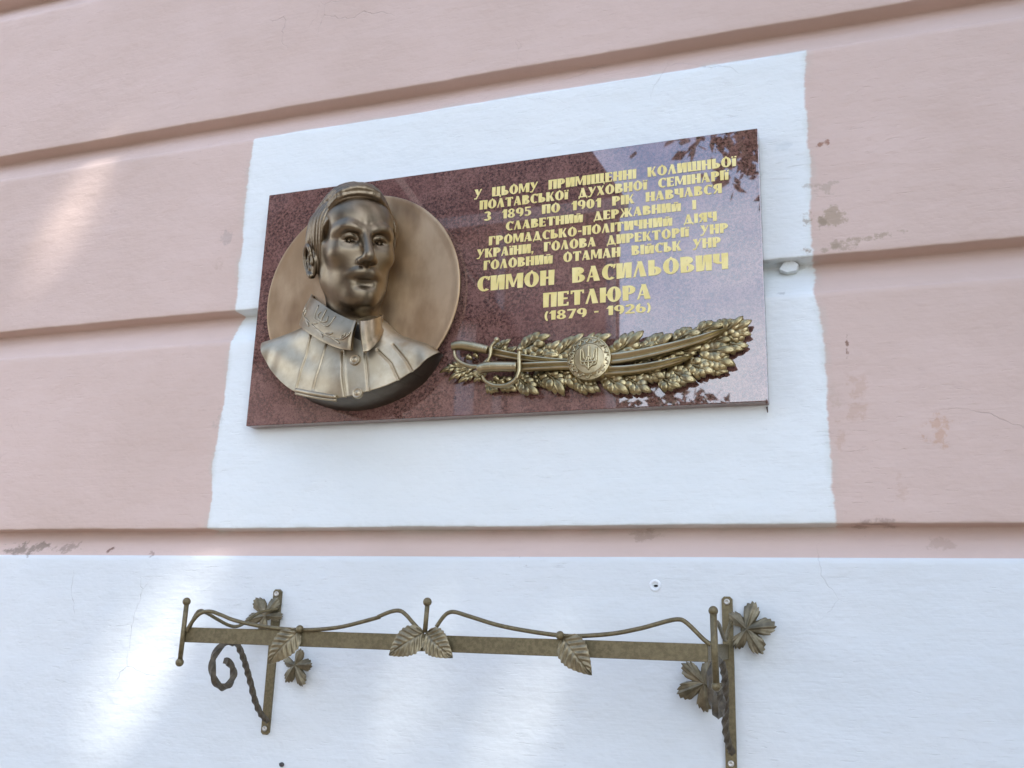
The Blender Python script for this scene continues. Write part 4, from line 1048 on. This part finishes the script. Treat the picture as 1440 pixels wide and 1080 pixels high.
q = [np.array(P3(*px, -p[1])) for px, p in zip([z7(152, 372), z7(175, 320), z7(200, 272), z7(225, 254), z7(262, 268), z7(330, 308), z7(395, 342), z7(440, 350), z7(480, 335), z7(540, 290), z7(600, 260), z7(690, 242)],
                                               [(0, -d) for d in (.250, .240, .228, .215, .198, .168, .140, .118, .100, .070, .042, .014)])]
vine(q, .0030)
vine([P3(*z8(470, 400), .235), P3(*z8(480, 330), .21), P3(*z8(494, 288), .19), P3(*z8(515, 330), .15), P3(*z8(533, 376), .11), P3(*z8(545, 380), .085), P3(*z8(555, 340), .05), P3(*z8(572, 288), .018)], .0030)
MB().ball(P3(*z7(827, 366), dv + .003), .0062, 16, 12).obj('bud', RACK, rack)
MB().ball(P3(*z6(1150, 294), dv + .003), .0062, 16, 12).obj('bud', RACK, rack)
# twisted square-bar scrolls under the side bars
def twisted(pts, r, turns):
    Q = spline(pts, 110); m = MB(); V = []; n = 4
    T = np.gradient(Q, axis=0); T /= np.linalg.norm(T, axis=1)[:, None]; N = np.array((1., 0, 0))
    for i in range(len(Q)):
        N = N - T[i] * (N @ T[i]); N /= np.linalg.norm(N); B = np.cross(T[i], N)
        a0 = 2 * math.pi * turns * min(1, i / 109)
        for k in range(n):
            a = a0 + k * math.pi / 2; V.append(Q[i] + r * (N * math.cos(a) + B * math.sin(a)))
    F = [(i * n + k, i * n + (k + 1) % n, (i + 1) * n + (k + 1) % n, (i + 1) * n + k) for i in range(len(Q) - 1) for k in range(n)]
    F += [tuple(range(n))[::-1], tuple((len(Q) - 1) * n + k for k in range(n))]
    m.add(V, F); return m
zz = zb0 - .004
scr = [z7(630, 925), z7(590, 880), z7(555, 800), z7(530, 700), z7(505, 610), z7(480, 530), z7(448, 456)]
scr_d = [.010, .030, .050, .073, .094, .114, .130]
scr2 = [z7(425, 448), z7(378, 450), z7(330, 492), z7(303, 545), z7(295, 610), z7(312, 680), z7(350, 718), z7(395, 705), z7(425, 650), z7(418, 600), z7(392, 565), z7(376, 560)]
scr2_d = [.138, .158, .172, .182, .184, .176, .160, .143, .130, .130, .138, .145]
PL_ = [np.array(P3(*p, d)) for p, d in zip(scr, scr_d)]; PS_ = [np.array(P3(*p, d)) for p, d in zip(scr2, scr2_d)]
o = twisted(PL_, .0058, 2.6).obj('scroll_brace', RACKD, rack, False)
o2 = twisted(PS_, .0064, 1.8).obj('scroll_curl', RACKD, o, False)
# the right-hand brace: the same scroll moved across, seen almost end-on
dx = XR - XL - .004
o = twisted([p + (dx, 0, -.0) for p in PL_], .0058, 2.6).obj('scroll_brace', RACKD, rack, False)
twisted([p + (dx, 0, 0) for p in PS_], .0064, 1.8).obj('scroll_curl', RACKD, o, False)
# pressed leaves on the front bar
def pressed_leaf(b, t, hw, d0, d1, seed, nm='leaf', lean=0.):
    b0 = np.array(P3(*b, d0)); t0 = np.array(P3(*t, d1)); ax = t0 - b0; ln = np.linalg.norm(ax); ax /= ln
    sd = np.cross(ax, (0, -1., 0)); sd /= np.linalg.norm(sd); up = np.cross(sd, ax); up = up if up[1] < 0 else -up
    nu, nv = 70, 25; V = np.zeros((nu, nv, 3)); r = np.random.default_rng(seed)
    for i in range(nu):
        u = i / (nu - 1); wdt = hw * (np.interp(u, [0, .03, .10, .22, .36, .52, .70, .86, .96, 1], [.10, .45, .76, .97, 1.0, .88, .62, .33, .12, .015]))
        for j in range(nv):
            w_ = -1 + 2 * j / (nv - 1); a = abs(w_)
            ser = 1 + .035 * math.sin(u * 60) * (a > .9)
            y = w_ * wdt * ser; x = u * ln - .16 * wdt * a * (u < .25) * (1 - u * 4) + a * wdt * .10
            vein = math.sin(2 * math.pi * (u * 7.5 - a * 1.4))
            h = .0055 * math.sin(math.pi * u) * (1 - .5 * a) - .0022 * math.exp(-(a / .07) ** 2) + .0019 * vein * math.sin(math.pi * min(1, a * 1.02)) * (1 - .4 * u) - .010 * (u - .5) ** 2 + lean * w_
            V[i, j] = b0 + ax * x + sd * y + up * h
    n = nu * nv; A = np.concatenate([V.reshape(-1, 3), (V - up * .0014).reshape(-1, 3)])
    g_ = grid_faces(nu, nv); F = [tuple(f) for f in g_] + [tuple(i + n for i in f[::-1]) for f in g_]
    q = lambda i, j: i * nv + j
    for i in range(nu - 1):
        F += [(q(i, 0), q(i + 1, 0), q(i + 1, 0) + n, q(i, 0) + n), (q(i, nv - 1), q(i, nv - 1) + n, q(i + 1, nv - 1) + n, q(i + 1, nv - 1))]
    for j in range(nv - 1):
        F += [(q(0, j), q(0, j) + n, q(0, j + 1) + n, q(0, j + 1)), (q(nu - 1, j), q(nu - 1, j + 1), q(nu - 1, j + 1) + n, q(nu - 1, j) + n)]
    o = mk(nm, A, F, RLEAF, rack); split_sharp(o, 60); return o
dl = RD + .011
pressed_leaf(z7(812, 378), z7(632, 578), .0205, dl, dl + .003, 1, lean=.002)
pressed_leaf(z6(378, 276), z6(183, 405), .0215, dl, dl + .002, 2, lean=-.001)
pressed_leaf(z6(392, 280), z6(540, 420), .0205, dl + .003, dl + .006, 3, lean=.001)
pressed_leaf(z6(1165, 308), z6(1325, 518), .0225, dl, dl + .003, 4, lean=-.001)
# five-lobed vine leaves against the wall strips
def vine_leaf(c, rpx, ang, d, tilt, seed):
    c0 = np.array(P3(*c, d)); R = rpx; r = np.random.default_rng(seed)
    lob = [(0, 1.0), (66, .95), (-66, .95), (130, .78), (-130, .78)]
    nt_, nr = 180, 20; V = []
    for k in range(nt_):
        th = 360 * k / nt_; rad_ = 0; ph = 180
        for a, l in lob:
            dth = (th - a + 180) % 360 - 180
            v_ = l * max(.45, 1 - .36 * (min(abs(dth), 60) / 33) ** 1.25); rad_ = max(rad_, v_)
            ph = min(ph, abs(dth))
        rad_ = max(rad_, .45)
        for sl_ in (33, -33, 98, -98): rad_ *= 1 - .36 * math.exp(-((((th - sl_ + 180) % 360 - 180) / 6.0) ** 2))
        if abs(((th - 180) + 180) % 360 - 180) < 22: rad_ = .22
        rad_ *= 1 + .055 * (((th / 360 * 40) % 1) - .5) * 2 * (rad_ > .5)
        for i in range(nr):
            t = i / (nr - 1); q_ = rad_ * t; dd_ = math.radians(ph) * q_
            vein = math.exp(-(dd_ / .045) ** 2); furrow = math.cos(dd_ * 2 * math.pi / .30)
            h = .6 * R * (.20 * t * (1 - t) * 1.2 + .11 * vein * (1 - t * .5) + .020 * furrow * t - .30 * t ** 2.2 * .5 + .07 * math.sin(th / 57.3 * 5 + seed) * t * t)
            a = math.radians(th) + ang; V.append((q_ * R * math.cos(a), h, q_ * R * math.sin(a)))
    V = np.array(V); W = c0 + np.stack([V[:, 0], -V[:, 1] + tilt[0] * V[:, 0] + tilt[1] * V[:, 2], V[:, 2]], 1); W[:, 1] = np.minimum(W[:, 1], -.0012)
    n = len(W); idx = lambda k, i: (k % nt_) * nr + i
    F = [(idx(k, i), idx(k, i + 1), idx(k + 1, i + 1), idx(k + 1, i)) for k in range(nt_) for i in range(nr - 1)]
    A = np.concatenate([W, W + (0, .0014, 0)]); F2 = [tuple(j + n for j in f[::-1]) for f in F]
    E_ = [(idx(k, nr - 1), idx(k, nr - 1) + n, idx(k + 1, nr - 1) + n, idx(k + 1, nr - 1)) for k in range(nt_)]
    o = mk('vine_leaf', A, F + F2 + E_, GLEAF, rack); split_sharp(o, 60); return o
vine_leaf(z7(618, 285), .0400, rad(128), .022, (.25, .1), 1)
vine_leaf(z7(800, 585), .0400, rad(-62), .022, (-.2, -.1), 2)
vine_leaf(z8(655, 325), .0460, rad(8), .020, (-.15, .1), 3)
vine_leaf(z8(425, 620), .0460, rad(205), .024, (.2, -.1), 4)

# ------------------------------------------------------------------ small fixings in the wall
V, F = lathe([(.0105, .0002), (.0100, .0022), (.0082, .0030), (.0052, .0032), (.0048, -.004), (.0010, -.004)], U(921.5, 823.5), 26)
plug = MB().add(V, F); a = U(921.5, 823.5)
WPL = flat('white_plastic', (.66, .69, .70), (.76, .78, .79), .5, 60)
o = plug.obj('wall_plug', WPL, None, True); tag(o, 'small round white plastic wall plug left in the plinth above the rack', 'wall plug')
m = MB(); m.ball((a[0] + .0012, -.0010, a[1] - .0005), .0032, 12, 8, (1.3, .5, .7)); m.obj('hole', flat('dark_hole', (.02, .02, .02), (.03, .03, .03)), o)
p0 = U(1079, 574); m = MB(); m.tube([(p0[0], .002, p0[1] + .002), (p0[0], -.006, p0[1]), (p0[0] + .0006, -.009, p0[1] - .005), (p0[0] + .001, -.0095, p0[1] - .0095)], [.0014, .0014, .0013, .0008], 8)
o = m.obj('bent_nail', flat('rust', (.05, .03, .02), (.10, .06, .035), .8, 80), None); tag(o, 'bent rusty nail in the white paint below the plaque corner', 'nail')
p0 = U(397, 1075); m = MB(); m.ball((p0[0], -.002, p0[1]), .0052, 12, 8, (1, .6, .8)); m.tube([(p0[0] - .004, -.003, p0[1] + .001), (p0[0] + .004, -.004, p0[1])], .0016, 8)
o = m.obj('screw_stub', flat('iron', (.03, .028, .026), (.07, .06, .055), .6, 80), None); tag(o, 'dark broken screw stub in the plinth near the bottom edge', 'screw')
#@@END
